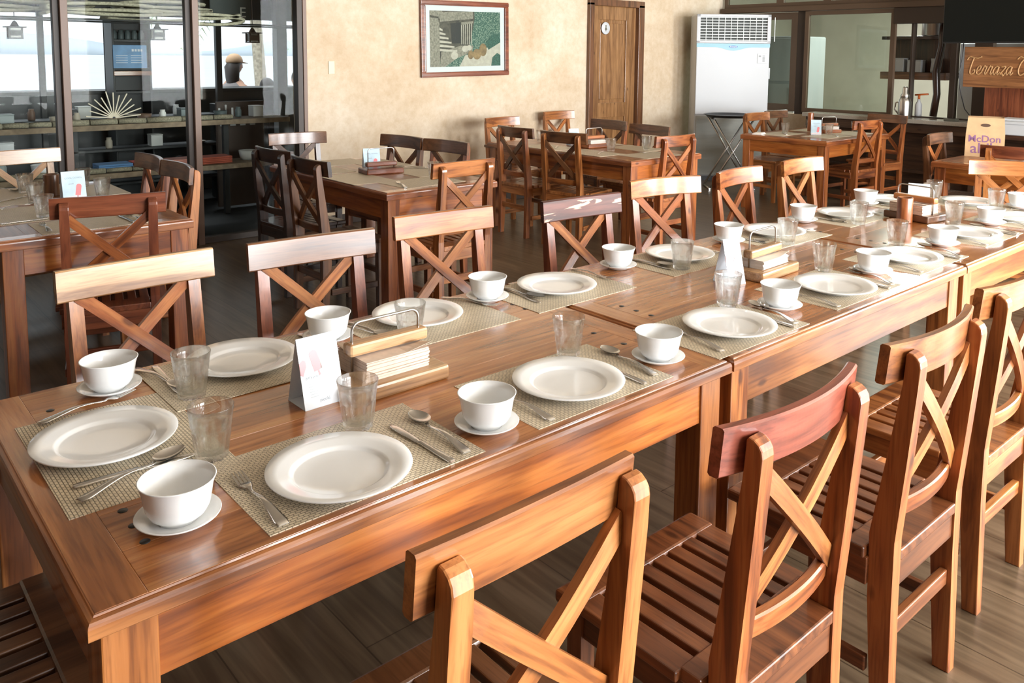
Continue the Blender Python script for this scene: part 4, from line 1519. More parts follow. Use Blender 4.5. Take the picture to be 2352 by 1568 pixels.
add_box(bm, -.060, .070, -.045, .04, .010, .018, .004)
tag(obj('folded_napkin', bm, PAPERW, None, (6.93, 3.555, T), (0, 0, .3)), 'folded white napkin on the far left corner of bar table', 'napkin')


# wooden toothpick cups
def cup(x, y, h, r, label, m):
    bm = new_bm()
    add_lathe(bm, [(0, 0), (r, 0), (r * 1.0, .004), (r * .97, h * .5), (r, h - .003), (r * .97, h), (r * .8, h), (r * .78, .015), (0, .012)], 28)
    o = obj('wooden_cup', bm, m, None, (x, y, T + .0002))
    return tag(o, label, 'cup', 'wooden cups')


cup(3.538, .552, .122, .036, 'brown wooden cup left of the napkin holder on the long table', WOODS[('orange', 'Z')])
cup(.591, 3.87, .118, .040, 'brown wooden cup behind the menu card on the left table', WOODS[('brown', 'Z')])
cup(7.66, 3.40, .20, .030, 'tall brown wooden cup behind the menu card on bar table', WOODS[('orange', 'Z')])


# napkin holders
def holder(x, y, rz, label, base, bar, napk=True, nh=.045, lx=.262, ly=.158, hoop=True, pap=None):
    t = thing('napkin_holder', label, 'napkin holder', (x, y, T + .0002), math.radians(rz), 'wooden napkin holders')
    bm = new_bm()
    add_box(bm, -lx / 2, lx / 2, -ly / 2, ly / 2, 0, .036, .007)
    obj('base', bm, WOODS[(base, 'X')], t)
    zc = .036 + (nh if napk else .004)
    bm = new_bm()
    add_box(bm, -.108, .108, -.021, .017, zc + .006, zc + .036, .007)
    obj('clamp_bar', bm, WOODS[(bar, 'X')], t)
    bm = new_bm()
    wx, top, r = .092, .165, .022
    pts = [(-wx, 0, .030), (-wx, 0, top - r)] + [(-wx + r - r * math.cos(k * PI / 10), 0, top - r + r * math.sin(k * PI / 10)) for k in range(1, 6)]
    pts += [(wx - r + r * math.sin(k * PI / 10), 0, top - r + r * math.cos(k * PI / 10)) for k in range(0, 6)] + [(wx, 0, .030)]
    add_tube(bm, pts, .0034, 10)
    obj('wire_handle', bm, CHROME, t)
    if napk:
        st = thing('napkin_stack', 'stack of paper napkins in ' + label.replace(' on the long table', '').replace(', nearest the camera', '').replace(' with white napkins', '')[:90], 'napkins', (x, y, T + .0365), math.radians(rz), 'napkin stacks')
        rr = random.Random(int(x * 100))
        bm = new_bm()
        n = 15
        for k in range(n):
            z0, z1 = nh * k / n, nh * (k + 1) / n
            j = lambda: rr.uniform(-.003, .003)
            add_box(bm, -.086 + j() * .5, .086 + j() * .5, -.055 + j(), .076 + j(), z0, z1 - .0002)
        obj('napkins', bm, pap or PAPER, st)
        bm = new_bm()                        # the loose top sheet with lifted corners
        secs = []
        for i in range(9):
            u = i / 8
            y0, y1 = -.060, .082
            l0 = .012 * max(0, (u - .6) / .4)
            l1 = .010 * max(0, (.35 - u) / .35)
            z = nh + .0006
            secs.append([(-.088 + .176 * u, y0, z + l0), (-.088 + .176 * u, y0 + .05, z), (-.088 + .176 * u, y1 - .05, z), (-.088 + .176 * u, y1, z + l1),
                         (-.088 + .176 * u, y1, z + l1 + .0008), (-.088 + .176 * u, y1 - .05, z + .0008), (-.088 + .176 * u, y0 + .05, z + .0008), (-.088 + .176 * u, y0, z + l0 + .0008)])
        add_sweep(bm, secs)
        obj('top_napkin', bm, pap or PAPER, st)
    return t


holder(.592, .478, 0, 'golden wooden napkin holder beside the front menu card, nearest the camera', 'pale', 'pale', True, .048)
holder(2.180, .465, 3, 'golden napkin holder behind the middle menu card on the long table', 'pale', 'pale', True, .030, .262, .16, True, PAPERW)
holder(3.665, .560, 82, 'dark brown napkin holder beside the wooden cup on the long table', 'brown', 'golden', True, .046, .235)
holder(2.455, 3.53, -8, 'red-brown empty napkin holder on the middle table', 'red', 'red', False)
holder(4.70, 3.74, -4, 'small napkin holder with white napkins on the table by the door', 'orange', 'orange', True, .03, .24, .14, True, PAPERW)
holder(7.70, 3.21, -20, 'orange napkin holder on the bar table behind its menu card', 'orange', 'orange', True, .03, .22, .14, True, PAPERW)


# popsicle menu cards folded as tents
def tent(x, y, rz, label, w, dep, h, kind):
    t = thing('menu_card', label, 'menu card', (x, y, T + .0002), math.radians(rz), 'popsicle menu cards')
    th = .0012
    a = math.atan2(dep / 2 - .0009, h)
    for s, nm in ((-1, 'front_panel'), (1, 'rear_panel')):
        bm = new_bm()
        add_sweep(bm, [[(xx, s * dep / 2, 0), (xx, s * dep / 2 - s * th, 0), (xx, -s * 0.0, h - .002), (xx, s * .0009, h)] for xx in (-w / 2, w / 2)])
        p = obj(nm, bm, CARD if kind == 'white' or s > 0 else BLUECARD, t)
        if s < 0:
            fp = p
    bm = new_bm()
    add_box(bm, -w / 2, w / 2, -dep / 2, dep / 2, 0, .0010)
    obj('base_panel', bm, CARD, t)
    L_ = math.hypot(dep / 2, h)

    def pr(bm_or_me, m, lift, nm='print'):
        me = bm_or_me if isinstance(bm_or_me, bpy.types.Mesh) else mesh_of(bm_or_me, nm)
        o = link(nm, me, m, fp)
        o.location = (0, -dep / 2 - .0003 - lift, 0)
        o.rotation_euler = (PI / 2 - a, 0, 0)
        return o

    def pop(bm, cx, cy, ang, pw, ph):
        Mx = Matrix.Translation((cx, cy, 0)) @ Matrix.Rotation(ang, 4, 'Z')
        pts = [(-pw, -ph), (pw, -ph), (pw, ph - pw)] + [(pw * math.cos(k * PI / 8), ph - pw + pw * math.sin(k * PI / 8)) for k in range(1, 8)] + [(-pw, ph - pw)]
        vs = add_poly(bm, pts, 0, .0003)
        for v in vs:
            v.co = Mx @ v.co
        vs = add_poly(bm, [(-pw * .22, -ph - .012), (pw * .22, -ph - .012), (pw * .22, -ph), (-pw * .22, -ph)], 0, .0003)
        for v in vs:
            v.co = Mx @ v.co
    if kind == 'white':
        bm = new_bm()
        pop(bm, -.010 * w / .1, L_ * .66, .22, .0105 * w / .1, .024 * w / .1)
        pr(bm, PALEPINK if w > .09 else PINK, 0, 'pink_popsicle')
        bm = new_bm()
        pop(bm, .010 * w / .1, L_ * .67, -.03, .0085 * w / .1, .024 * w / .1)
        pr(bm, GREENINK, 0, 'pale_popsicle')
        bm = new_bm()
        add_poly(bm, [(-w * .498, L_ * .50), (-w * .44, L_ * .47), (-w * .33, L_ * .60), (-w * .34, L_ * .68), (-w * .40, L_ * .70), (-w * .498, L_ * .66)], 0, .0003)
        pr(bm, PALEPINK, 0, 'printed_strawberry')
        for body, size, cx, cy, m in (('isabel', .0105, 0, .865, PALEINK), ('juicy pops', .0088, -.021, .425, GREYINK), ('milky pops', .0085, .026, .415, PALEINK), ('P50', .0105, .022, .25, PALEINK), ('picolé', .0105, .002, .075, GREYINK)):
            me = text_mesh(body, size * w / .1, 0, .0002)
            o = pr(me, m, 0, 'lettering')
            c = Vector((cx * w / .1, L_ * cy, 0))
            me.transform(Matrix.Translation(c))
        bm = new_bm()
        for k in range(7):
            l = .018 + .006 * ((k * 37) % 5) / 5
            add_box(bm, -.021 - l / 2, -.021 + l / 2, L_ * (.375 - .036 * k), L_ * (.375 - .036 * k) + .0016, 0, .0003)
        for k in range(3):
            add_box(bm, .018, .036, L_ * (.375 - .032 * k), L_ * (.375 - .032 * k) + .0016, 0, .0003)
        pr(bm, PALEINK, 0, 'printed_lines')
        bm = new_bm()
        n = 28
        for k in range(n):
            a0, a1 = 2 * PI * k / n, 2 * PI * (k + 1) / n
            add_poly(bm, [(.022 + r * math.cos(q), L_ * .275 + r * math.sin(q)) for r, q in ((.0118, a0), (.0124, a0), (.0124, a1), (.0118, a1))], 0, .0003)
        pr(bm, PALEINK, 0, 'printed_ring')
    else:
        bm = new_bm()
        pop(bm, .020 * w / .11, L_ * .36, -.18, .0125 * w / .11, .030 * w / .11)
        pr(bm, PINK, 0, 'red_popsicle')
        for body, size, cx, cy in (('COOL DOWN', .0125, 0, .74), ('picolé', .010, -.012, .55)):
            me = text_mesh(body, size * w / .11, 0, .0002)
            pr(me, GREYINK, 0, 'lettering')
            me.transform(Matrix.Translation((cx, L_ * cy, 0)))
        bm = new_bm()
        add_poly(bm, [(-w * .49, .004), (w * .49, .004), (w * .49, L_ * .10), (w * .1, L_ * .16), (-w * .49, L_ * .12)], 0, .0003)
        pr(bm, plain('card_print_pale', (.78, .70, .74), .6), 0, 'printed_band')
    return t


tent(.4165, .493, 1, 'white popsicle menu card at the front of the long table', .098, .082, .152, 'white')
tent(1.985, .470, -12, 'white popsicle menu card in the middle of the long table', .075, .085, .155, 'white')
tent(3.845, .62, 110, 'pale menu card seen edge-on behind the wooden cup', .10, .085, .150, 'white')
tent(.653, 3.68, 0, 'pale blue popsicle menu card on the left table', .112, .08, .150, 'blue')
tent(2.462, 3.665, -18, 'pale blue popsicle menu card on middle table behind the empty holder', .112, .08, .150, 'blue')
tent(4.68, 3.97, -14, 'pale blue menu card on the table by the door', .10, .08, .145, 'blue')
tent(7.392, 3.185, -52, 'popsicle menu card standing on the bar table', .10, .08, .150, 'blue')

# ------------------------------------------------------------------ paper bag and the things beside it
bag = thing('paper_bag', 'brown paper carrier bag with purple lettering on reddish table', 'paper bag', (6.80, 1.365, T), math.radians(-70), None)
bw, bd_, bh = .14, .085, .315
bm = new_bm()
secs = [[(-bw, -bd_, 0), (bw, -bd_, 0), (bw, bd_, 0), (-bw, bd_, 0)],
        [(-bw * .99, -bd_, .18), (bw * .99, -bd_, .18), (bw * .98, bd_, .18), (-bw * .98, bd_, .18)],
        [(-bw * .92, -bd_ * .75, bh), (bw * .92, -bd_ * .75, bh), (bw * .92, bd_ * .9, bh + .004), (-bw * .92, bd_ * .9, bh + .004)],
        [(-bw * .90, -bd_ * .70, bh), (bw * .90, -bd_ * .70, bh), (bw * .90, bd_ * .84, bh + .004), (-bw * .90, bd_ * .84, bh + .004)],
        [(-bw * .96, -bd_ * .95, .02), (bw * .96, -bd_ * .95, .02), (bw * .96, bd_ * .95, .02), (-bw * .96, bd_ * .95, .02)]]
add_sweep(bm, secs)
obj('bag_body', bm, KRAFT, bag)
bm = new_bm()
add_poly(bm, [(.028 * math.cos(k * PI / 8) * 1.25, .255 + .013 * math.sin(k * PI / 8)) for k in range(16)], -bd_ * .875 - .0012, -bd_ * .875 + .001, 'y')
obj('hand_hole', bm, plain('bag_hole_shade', (.09, .05, .03), .9), bag)
for body, size, cx, z in (('McDon', .078, -.004, .120), ("ald's", .118, .0, .030)):
    me = text_mesh(body, size, .0009, .0003)
    link('lettering', me, PURPLE, bag, (cx, -bd_ - .0008, z), (PI / 2, 0, 0))
cu = thing('drink_cup', 'white drink cup with a red mark beside the paper bag', 'cup', (6.62, .93, T))
bm = new_bm()
add_lathe(bm, [(0, 0), (.031, 0), (.032, .004), (.041, .115), (.043, .118), (.041, .12), (.0, .12)], 28)
obj('cup_body', bm, plain('paper_cup_white', (.82, .80, .78), .5), cu)
bm = new_bm()
for k in range(10):
    a0, a1 = PI * .72 + k * .09, PI * .72 + (k + 1) * .09
    zs = lambda a: .028 * math.sin((a - PI * .72) / .9 * PI)
    add_sweep(bm, [[((.0385 + e) * math.cos(a), (.0385 + e) * math.sin(a), z) for e, z in ((0, .055 - zs(a) * .6), (.0012, .055 - zs(a) * .6), (.0022, .06 + zs(a)), (.001, .06 + zs(a)))] for a in (a0, a1)])
obj('red_mark', bm, RED, cu)
bm = new_bm()
add_lathe(bm, [(0, .12), (.044, .12), (.044, .127), (.038, .130), (0, .130)], 28)
obj('lid', bm, WHITE, cu)
rr = random.Random(3)
bm = new_bm()
bmesh.ops.create_icosphere(bm, subdivisions=3, radius=.05)
for v in bm.verts:
    k = 1 + rr.uniform(-.16, .16)
    v.co = Vector((v.co.x * 1.2 * k, v.co.y * k, v.co.z * .75 * k + .042))
tag(obj('crumpled_tissue', bm, plain('tissue', (.74, .66, .60), .9), None, (6.78, 1.08, T + .002)), 'crumpled pale paper wrapper between the bag and drink cup', 'wrapper')
bm = new_bm()
add_box(bm, -.17, .17, -.12, .12, 0, .002)
tag(obj('paper_sheet', bm, PAPERW, None, (6.35, .98, T), (0, 0, .1)), 'white paper sheet lying at the left end of paper bag table', 'paper')

# ------------------------------------------------------------------ terrace outside the glass doors
bm = new_bm()
add_box(bm, -4, 7.5, YB + .16, 9.6, -.10, -.005)
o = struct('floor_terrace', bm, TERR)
bm = new_bm()
add_box(bm, -6, 9, YB + .16, 8.1, 2.62, 2.70)
struct('ceiling_terrace', bm, TERRW)
bm = new_bm()
add_box(bm, -6, 9, 8.0, 8.08, 1.91, 2.62)
struct('trim_4', bm, TERR)
SH = thing('display_shelf', 'long wooden display shelf outside the glass doors', 'shelf', (0, 6.45, 0))
for z in (.52, .93):
    bm = new_bm()
    add_box(bm, -1.4, 3.15, -.14, .24, z - .045, z, .003)
    obj('shelf_board', bm, TERRW, SH)
    bm = new_bm()
    rr = random.Random(int(z * 100))
    x = -1.38
    while x < 2.6:
        l = rr.uniform(.12, .3)
        if z > .6 or x < 1.9:
            add_tube(bm, [(x, -.10, z + .022), (x + l * .5, -.11 + rr.uniform(-.01, .01), z + .026), (x + l, -.10, z + .022)], rr.uniform(.018, .026), 8)
        x += l + .01
    obj('straw_edging', bm, STRAW, SH)
for x in (-1.35, .66, 2.62, 3.08):
    bm = new_bm()
    add_box(bm, x, x + .05, .17, .22, 0, .93, .003)
    obj('shelf_post', bm, TERR, SH)
# sunburst fan of flat sticks on the shelf
fan = thing('stick_fan', 'pale fan of sticks spread like a sunburst on the outdoor shelf', 'fan ornament', (1.60, 6.40, .975))
for k in range(13):
    a = PI * (.03 + .94 * k / 12)
    bm = new_bm()
    add_box(bm, .01, .215 + .02 * math.sin(k * 2.1), -.004, .004, -.0045, .0045, .001)
    s_ = obj('stick', bm, plain('pale_stick', (.74, .66, .52), .7) if k == 0 else bpy.data.materials['pale_stick'], fan)
    s_.rotation_euler = (0, -a, 0)
    s_.location = (0, .0012 * k - .006, 0.006)
bm = new_bm()
add_box(bm, -.05, .05, -.02, .02, -.022, 0.002, .003)
obj('fan_base', bm, TERRW, fan)
# wares on the shelves: jars, boxes, folded cloth and baskets, each by itself
rr = random.Random(12)
WARE = [plain('ware_%d' % i, c, .5) for i, c in enumerate(((.62, .63, .60), (.10, .13, .13), (.30, .35, .35), (.45, .40, .32), (.16, .10, .07), (.70, .72, .72)))]


def ware(kind, x, y, z, label, group, s=1.0, m=None):
    bm = new_bm()
    if kind == 'jar':
        add_lathe(bm, [(0, 0), (.035 * s, 0), (.04 * s, .01), (.04 * s, .09 * s), (.028 * s, .11 * s), (.03 * s, .13 * s), (0, .13 * s)], 16)
    elif kind == 'basket':
        add_lathe(bm, [(0, 0), (.06 * s, 0), (.075 * s, .03 * s), (.085 * s, .09 * s), (.08 * s, .09 * s), (.068 * s, .03 * s), (0, .012)], 20)
    elif kind == 'folded_cloth':
        for k in range(4):
            add_box(bm, -.16 * s, .16 * s, -.10, .10, k * .016, k * .016 + .015, .005)
    elif kind == 'storage_box':
        add_box(bm, -.07 * s, .07 * s, -.06, .06, 0, .13 * s, .004)
        add_box(bm, -.073 * s, .073 * s, -.063, .063, .13 * s, .145 * s, .004)
    else:
        add_lathe(bm, [(0, 0), (.05 * s, 0), (.10 * s, .018), (.105 * s, .022), (.098 * s, .022), (.05 * s, .006), (0, .005)], 24)
    return tag(obj(kind, bm, m or rr.choice(WARE), None, (x, y, z)), label, kind.replace('_', ' '), group)


UP, LO = .931, .521
for k in range(14):
    x = .66 + .175 * k
    if 1.36 < x < 1.80:
        continue
    ware(('jar', 'storage_box', 'dish', 'basket')[k % 4], x + rr.uniform(-.02, .02), 6.56, UP + .001, 'small %s on the outdoor upper shelf, number %s from the left' % (('jar', 'box', 'dish', 'basket')[k % 4], ('one', 'two', 'three', 'four', 'five', 'six', 'seven', 'eight', 'nine', 'ten', 'eleven', 'twelve', 'thirteen', 'fourteen')[k]), 'wares on the outdoor upper shelf', .72)
for k in range(8):
    x = .78 + .29 * k
    if k >= 3 and k <= 6:
        ware('folded_cloth', x - .05, 6.49, LO + .001, 'folded cloth in %s on the outdoor lower shelf' % ('blue', 'red', 'faded red', 'brick red')[k - 3], 'folded cloths outside', .86, (CLOTHB, CLOTHR, plain('faded_red_cloth', (.42, .18, .14), .9), plain('brick_cloth', (.40, .09, .05), .9))[k - 3])
    else:
        ware(('jar', 'basket', 'dish')[k % 3], x, 6.52, LO + .001, '%s on the outdoor lower shelf, place %s from left' % (('jar', 'basket', 'dish')[k % 3], ('one', 'two', 'three', '', '', '', '', 'eight')[k]), 'wares on the outdoor lower shelf')
# dark bar further out
BR = thing('terrace_bar', 'dark bar counter along the terrace behind the shelf', 'bar counter', (0, 8.2, 0))
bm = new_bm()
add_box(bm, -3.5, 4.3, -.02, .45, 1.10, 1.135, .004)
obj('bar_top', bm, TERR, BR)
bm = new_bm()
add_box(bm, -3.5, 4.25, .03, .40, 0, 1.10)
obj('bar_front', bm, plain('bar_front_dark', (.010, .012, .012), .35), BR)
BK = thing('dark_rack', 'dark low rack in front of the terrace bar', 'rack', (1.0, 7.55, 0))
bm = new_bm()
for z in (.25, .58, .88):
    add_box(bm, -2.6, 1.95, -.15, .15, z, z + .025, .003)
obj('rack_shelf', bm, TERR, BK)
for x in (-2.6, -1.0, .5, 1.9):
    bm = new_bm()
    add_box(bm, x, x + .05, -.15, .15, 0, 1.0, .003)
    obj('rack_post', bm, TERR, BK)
for k in range(11):
    z = (.275 + .331, .275 + .631)[k % 2]
    ware(('jar', 'dish', 'storage_box')[k % 3], .55 + .215 * k, 7.5, z, '%s on the dark terrace rack, %s from left' % (('jar', 'dish', 'box')[k % 3], ('first', 'second', 'third', 'fourth', 'fifth', 'sixth', 'seventh', 'eighth', 'ninth', 'tenth', 'eleventh')[k]), 'wares on the dark rack', .8)
# box cluster standing on the bar
for x, wdt, h_, lab, m in ((3.05, .34, .0, '', None),):
    pass
SP = thing('wood_screen', 'brown slotted wooden screen outside the right glass door', 'screen', (2.86, 6.9, 0))
bm = new_bm()
add_box(bm, -.20, .28, -.02, .02, .02, 1.06, .004)
obj('panel', bm, plain('screen_brown', (.075, .048, .034), .5), SP)
bm = new_bm()
for k in range(4):
    add_box(bm, -.17 + .10 * k, -.115 + .10 * k, -.024, -.019, .82, .845)
for k in range(3):
    add_box(bm, -.185 + .065 * k, -.165 + .065 * k, -.024, -.019, .90, 1.0 + .03 * (k % 2), .004)
obj('slots', bm, plain('slot_white', (.66, .68, .68), .6), SP)
# posts, cabinet and sign
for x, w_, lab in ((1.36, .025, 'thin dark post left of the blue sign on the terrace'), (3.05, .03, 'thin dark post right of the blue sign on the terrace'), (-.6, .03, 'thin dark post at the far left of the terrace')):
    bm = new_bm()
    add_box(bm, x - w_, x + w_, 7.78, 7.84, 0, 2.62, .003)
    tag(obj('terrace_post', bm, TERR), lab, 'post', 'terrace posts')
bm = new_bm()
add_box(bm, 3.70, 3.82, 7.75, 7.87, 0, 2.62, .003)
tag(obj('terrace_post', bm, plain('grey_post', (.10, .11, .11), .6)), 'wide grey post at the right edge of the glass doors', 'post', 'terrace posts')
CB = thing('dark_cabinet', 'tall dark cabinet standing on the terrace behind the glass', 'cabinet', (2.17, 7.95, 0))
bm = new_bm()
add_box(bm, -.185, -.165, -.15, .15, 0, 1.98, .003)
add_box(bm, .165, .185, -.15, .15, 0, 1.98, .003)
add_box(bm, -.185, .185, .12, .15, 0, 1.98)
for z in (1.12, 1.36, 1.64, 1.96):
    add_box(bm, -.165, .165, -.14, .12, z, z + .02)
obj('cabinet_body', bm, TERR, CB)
for z in (1.30, 1.90):
    bm = new_bm()
    add_box(bm, -.18, .18, -.165, -.15, z, z + .045, .003)
    obj('wood_strip', bm, WOODS[('golden', 'X')], CB)
for k in range(5):
    ware('jar', 2.04 + .065 * k, 7.93, 1.661, 'dark jar in the terrace cabinet, %s from left' % ('first', 'second', 'third', 'fourth', 'fifth')[k], 'jars in the terrace cabinet', .75, WARE[1])
bs = thing('blue_sign', 'pale blue printed board hanging on the dark terrace cabinet', 'sign', (2.145, 7.765, 1.375))
bm = new_bm()
add_box(bm, -.165, .155, -.008, .0, 0, .232, .003)
obj('board', bm, plain('sign_blue', (.16, .34, .58), .5, var=.2, scale=9), bs)
bm = new_bm()
for k in range(4):
    add_box(bm, .01 + .028 * k, .03 + .028 * k, -.0095, -.0075, .168, .192)
for k in range(4):
    add_box(bm, .0, .11, -.0095, -.0075, .125 - .024 * k, .131 - .024 * k)
    add_box(bm, -.14, -.03, -.0095, -.0075, .125 - .024 * k, .130 - .024 * k)
obj('printed_lines', bm, plain('sign_white', (.80, .84, .88), .6), bs)
# hanging lanterns
LANT = plain('lantern_brown', (.12, .075, .055), .5)
for x, z, m, lab in ((.975, 1.645, BLACK, 'black box lantern hanging outside at the left'), (2.105, 1.655, BLACK, 'black box lantern hanging outside at the middle pane'), (3.005, 1.645, LANT, 'brown box lantern hanging outside at the right pane')):
    t = thing('hanging_lantern', lab, 'lantern', (x, 6.8, z), 0, 'hanging lanterns')
    bm = new_bm()
    for a, b in ((-.045, -.045), (.045, -.045), (.045, .045), (-.045, .045)):
        add_box(bm, a - .006, a + .006, b - .006, b + .006, 0, .085)
    add_box(bm, -.052, .052, -.052, .052, -.008, .004)
    add_box(bm, -.075, .075, -.075, .075, .085, .096, .002)
    add_box(bm, -.04, .04, -.052, -.046, .02, .065)
    obj('lantern_frame', bm, m, t)
    bm = new_bm()
    add_box(bm, -.040, .040, -.040, .040, .006, .083)
    obj('lantern_glass', bm, plain('lantern_glass', (.35, .34, .30), .3) if x < 1 else bpy.data.materials['lantern_glass'], t)
    bm = new_bm()
    add_lathe(bm, [(0, .096), (.035, .096), (.018, .13), (.01, .14), (0, .14)], 12)
    add_tube(bm, [(0, 0, .13), (0, 0, 2.62 - z)], .004, 6)
    obj('hanging_rod', bm, m, t)
# folded woven mats bundled under the terrace ceiling
MATSC = plain('woven_mat', (.36, .34, .245), .9, var=.3, scale=70)
rr = random.Random(5)
k = 0
for x0, x1, z, sg_ in ((-.3, .55, 2.02, 1), (.25, 1.05, 2.00, -1), (.85, 1.55, 2.06, 1), (1.05, 1.95, 1.985, -1), (1.55, 2.35, 1.98, 1), (1.7, 2.55, 2.05, -1), (2.15, 2.62, 1.955, 1)):
    bm = new_bm()
    n = 26
    pts = []
    for i in range(n + 1):
        u = i / n
        a = u * 3 * PI
        pts.append((x0 + (x1 - x0) * (.5 - .5 * math.cos(a)) * (1 - .12 * u), z - .155 + .075 * u - .03 * math.sin(a) * sg_))
    ya_ = 6.02 + .25 * (k % 3)
    secs = []
    for i, (px, pz) in enumerate(pts):
        q0, q1 = pts[max(0, i - 1)], pts[min(n, i + 1)]
        d = Vector((q1[0] - q0[0], 0, q1[1] - q0[1])).normalized()
        nn = Vector((-d.z, 0, d.x)) * .011
        secs.append([(px + nn.x, ya_, pz + nn.z), (px - nn.x, ya_, pz - nn.z), (px - nn.x, ya_ + .24, pz - nn.z), (px + nn.x, ya_ + .24, pz + nn.z)])
    add_sweep(bm, secs, smooth=True)
    tag(obj('woven_mat', bm, MATSC), 'folded woven straw mat under the terrace ceiling, %s from left' % ('first', 'second', 'third', 'fourth', 'fifth', 'sixth', 'seventh')[k], 'straw mat', 'woven mats under the terrace ceiling')
    k += 1
bm = new_bm()
for y in (6.10, 6.62):
    add_tube(bm, [(-2, y, 1.80), (3.6, y, 1.79)], .008, 8)
tag(obj('bamboo_rack', bm, TERR), 'thin poles carrying the woven mats under terrace ceiling', 'poles')
es = thing('letter_sign', 'dark sign with a pale letter at the upper right pane', 'sign', (2.93, 6.9, 1.86))
bm = new_bm()
add_box(bm, -.30, .10, -.01, .01, 0, .65, .003)
obj('board', bm, plain('sign_dark', (.035, .05, .045), .5), es)
me = text_mesh('E', .14, 0, .001)
link('lettering', me, plain('sign_letter', (.55, .58, .52), .5), es, (.02, -.0115, .03), (PI / 2, 0, 0))

# people outside
SKIN = plain('skin', (.42, .23, .15), .6)
HAIR = plain('dark_hair', (.022, .015, .012), .5)


def body_mesh(name, pts, edges, radii):
    me = bpy.data.meshes.new(name)
    me.from_pydata(pts, edges, [])
    o = bpy.data.objects.new(name, me)
    COL.objects.link(o)
    sk = o.modifiers.new('skin', 'SKIN')
    o.modifiers.new('sub', 'SUBSURF').levels = 1
    for i, r in enumerate(radii):
        me.skin_vertices[0].data[i].radius = (r, r * .8)
    me.skin_vertices[0].data[0].use_root = True
    bpy.context.view_layer.update()
    m2 = bpy.data.meshes.new_from_object(o.evaluated_get(bpy.context.evaluated_depsgraph_get()))
    bpy.data.objects.remove(o)
    for p in m2.polygons:
        p.use_smooth = True
    m2.materials.clear()
    return m2


def person(x, y, base, rz, label, shirt, cap=None, longhair=False, sit=False):
    t = thing('person', label, 'person', (x, y, base), rz, 'people on the terrace')
    if sit:
        pts = [(0, 0, .50), (0, .01, .75), (0, .0, .98), (0, .02, 1.06), (0, .03, 1.14), (-.18, 0, .95), (-.22, .05, .70), (-.14, .25, .62), (.18, 0, .95), (.22, .05, .70), (.14, .25, .62),
               (-.10, .02, .48), (-.11, .42, .48), (-.11, .42, .06), (-.11, .52, .04), (.10, .02, .48), (.11, .42, .48), (.11, .42, .06), (.11, .52, .04)]
    else:
        pts = [(0, 0, .92), (0, .01, 1.15), (0, .0, 1.38), (0, .01, 1.46), (0, .02, 1.54), (-.18, 0, 1.35), (-.23, .04, 1.10), (-.10, .24, 1.22), (.18, 0, 1.35), (.24, .06, 1.12), (.16, .28, 1.35),
               (-.10, .0, .86), (-.11, .02, .48), (-.11, .0, .07), (-.11, .12, .04), (.10, .0, .86), (.11, .02, .48), (.11, .0, .07), (.11, .12, .04)]
    ed = [(0, 1), (1, 2), (2, 3), (3, 4), (2, 5), (5, 6), (6, 7), (2, 8), (8, 9), (9, 10), (0, 11), (11, 12), (12, 13), (13, 14), (0, 15), (15, 16), (16, 17), (17, 18)]
    rad = [.15, .13, .14, .055, .06, .07, .045, .033, .07, .045, .033, .09, .065, .042, .035, .09, .065, .042, .035]
    link('body', body_mesh('body', pts, ed, rad), SKIN, t)
    hz = 1.22 if sit else 1.62
    bm = new_bm()
    bmesh.ops.create_uvsphere(bm, u_segments=20, v_segments=14, radius=1)
    for v in bm.verts:
        zz = v.co.z
        k = 1 - .22 * max(0, -zz)
        v.co = Vector((v.co.x * .075 * k, .03 + v.co.y * .095 * k + (.012 if (abs(v.co.x) < .2 and v.co.y > .9 and abs(zz) < .2) else 0), hz + zz * .115))
        
    for f in bm.faces:
        f.smooth = True
    add_box(bm, -.012, .012, .115, .14, hz - .03, hz + .01, .004)
    for s in (-1, 1):
        add_box(bm, s * .075 - .008, s * .075 + .008, .01, .04, hz - .03, hz + .02, .004)
    obj('head', bm, SKIN, t)
    bm = new_bm()
    bmesh.ops.create_uvsphere(bm, u_segments=20, v_segments=12, radius=1)
    for v in bm.verts:
        v.co = Vector((v.co.x * .088, .012 + v.co.y * .098, hz + .025 + v.co.z * .105))
        if longhair and v.co.z < hz:
            v.co.z = hz - (hz - v.co.z) * 5.2
            v.co.y = min(v.co.y, .02) - .02
            v.co.x *= 1.35
    for f in bm.faces:
        f.smooth = True
    obj('hair', bm, HAIR, t)
    zo = .40 if sit else 0
    bm = new_bm()
    z0, z1 = (.50, 1.03) if sit else (.90, 1.43)
    secs = []
    for u, rx, ry in ((0, .165, .115), (.35, .155, .11), (.7, .185, .12), (.9, .17, .10), (1, .075, .065)):
        secs.append([(rx * math.cos(a * PI / 10), ry * math.sin(a * PI / 10), z0 + (z1 - z0) * u) for a in range(20)])
    add_sweep(bm, secs, smooth=True, close_ends=False)
    obj('shirt', bm, shirt, t)
    if cap:
        bm = new_bm()
        bmesh.ops.create_uvsphere(bm, u_segments=20, v_segments=12, radius=1)
        for v in bm.verts:
            v.co = Vector((v.co.x * .097, .015 + v.co.y * .108, hz + .055 + max(-.15, v.co.z) * .10))
        add_sweep(bm, [[(-.07, .10, hz + .04), (.07, .10, hz + .04), (.07, .10, hz + .048), (-.07, .10, hz + .048)], [(-.05, .19, hz + .028), (.05, .19, hz + .028), (.05, .19, hz + .034), (-.05, .19, hz + .034)]])
        for f in bm.faces:
            f.smooth = True
        obj('cap', bm, cap, t)
    return t


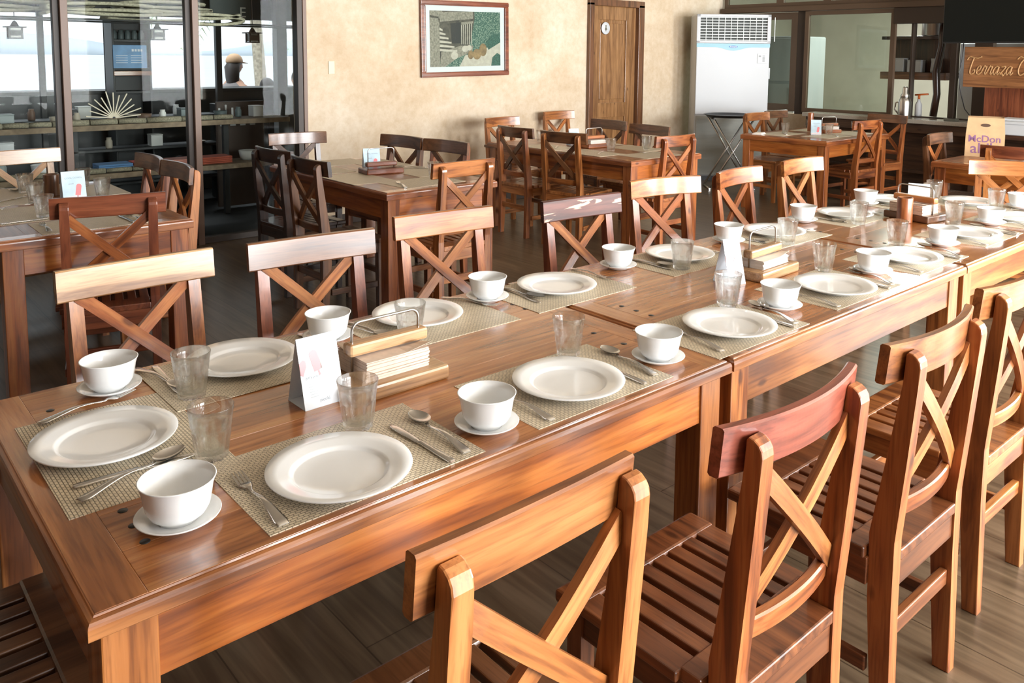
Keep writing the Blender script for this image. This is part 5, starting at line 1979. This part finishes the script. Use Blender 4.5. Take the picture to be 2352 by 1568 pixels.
STRIPE = plain('grey_shirt', (.22, .20, .20), .8)
person(3.70, 9.0, -.245, math.radians(-70), 'person with a tan cap and long dark hair on the terrace', STRIPE, plain('tan_cap', (.42, .26, .15), .7), True)
person(4.14, 9.0, -.125, math.radians(20), 'person with short dark hair sitting with back turned, right on the terrace', plain('dark_shirt', (.06, .05, .05), .8), None, False, True)
person(4.62, 9.1, -.03, math.radians(10), 'dark-haired person half hidden behind the wide grey post', plain('darker_shirt', (.04, .05, .05), .8), None, False, True)
for i, (x, y, z) in enumerate(((3.7, 9.0, -.245), (4.14, 9.0, -.125), (4.62, 9.1, -.03))):
    pass
bm = new_bm()
add_box(bm, -4, 7.5, 8.66, 9.8, -.40, -.245)
struct('floor_lower_deck', bm, TERRW)
for x, y, zb, lab in ((4.14, 9.0, -.125, 'left wooden stool under a seated person on the terrace'), (4.62, 9.1, -.03, 'right wooden stool under a seated person on the terrace')):
    bm = new_bm()
    add_box(bm, x - .16, x + .16, y - .18, y + .16, zb + .34, zb + .375, .004)
    for a in (-.13, .13):
        for b in (-.14, .12):
            add_box(bm, x + a - .018, x + a + .018, y + b - .018, y + b + .018, -.245, zb + .34)
    tag(obj('stool', bm, TERRW), lab, 'stool')
# coconut palm, far hill and the sea
pm = thing('palm_tree', 'palm tree with hanging fronds beyond the terrace', 'palm', (5.35, 12.0, -1.0))
bm = new_bm()
add_tube(bm, [(0, 0, 0), (.05, 0, 1.6), (-.05, 0, 3.2), (.0, 0, 4.0)], [.12, .10, .09, .08], 10)
obj('trunk', bm, plain('palm_trunk', (.40, .35, .27), .9, var=.3, scale=20), pm)
PALM = plain('palm_leaf', (.22, .30, .14), .7)
for k in range(9):
    bm = new_bm()
    az_ = 2 * PI * k / 9 + .3
    for i in range(26):
        u = i / 25
        r = 2.1 * u
        c = Vector((r * math.cos(az_), r * math.sin(az_), 4.0 + .5 * u - 1.9 * u * u))
        sd = Vector((-math.sin(az_), math.cos(az_), 0))
        l = .5 * math.sin(PI * (u * .85 + .12))
        for s in (-1, 1):
            tip = c + sd * s * l * .6 + Vector((.25 * l * math.cos(az_), .25 * l * math.sin(az_), -l * .8))
            a0 = c + Vector((math.cos(az_), math.sin(az_), -.3)) * .03
            vs = [bm.verts.new(c), bm.verts.new(a0), bm.verts.new(tip), bm.verts.new(c + Vector((0, 0, .006))), bm.verts.new(a0 + Vector((0, 0, .006))), bm.verts.new(tip + Vector((0, 0, .004)))]
            bm.faces.new((vs[0], vs[1], vs[2]))
            bm.faces.new((vs[3], vs[5], vs[4]))
            bm.faces.new((vs[0], vs[2], vs[5], vs[3]))
            bm.faces.new((vs[1], vs[4], vs[5], vs[2]))
            bm.faces.new((vs[0], vs[3], vs[4], vs[1]))
    obj('frond', bm, PALM, pm)
bm = new_bm()
add_box(bm, -900, 900, 13, 1100, -3.2, -3.0)
struct('sea', bm, plain('sea_water', (.74, .79, .82), .5, var=.04, scale=.05))
bm = new_bm()
rr = random.Random(9)
pts = [(-700 + 1400 * i / 40, -2 + 38 * (0.55 + .45 * math.sin(i * .37) * math.cos(i * .21)) + rr.uniform(-2, 2)) for i in range(41)]
add_sweep(bm, [[(x, 980, -4), (x, 990, z), (x, 1010, z), (x, 1030, -4)] for x, z in pts], smooth=True)
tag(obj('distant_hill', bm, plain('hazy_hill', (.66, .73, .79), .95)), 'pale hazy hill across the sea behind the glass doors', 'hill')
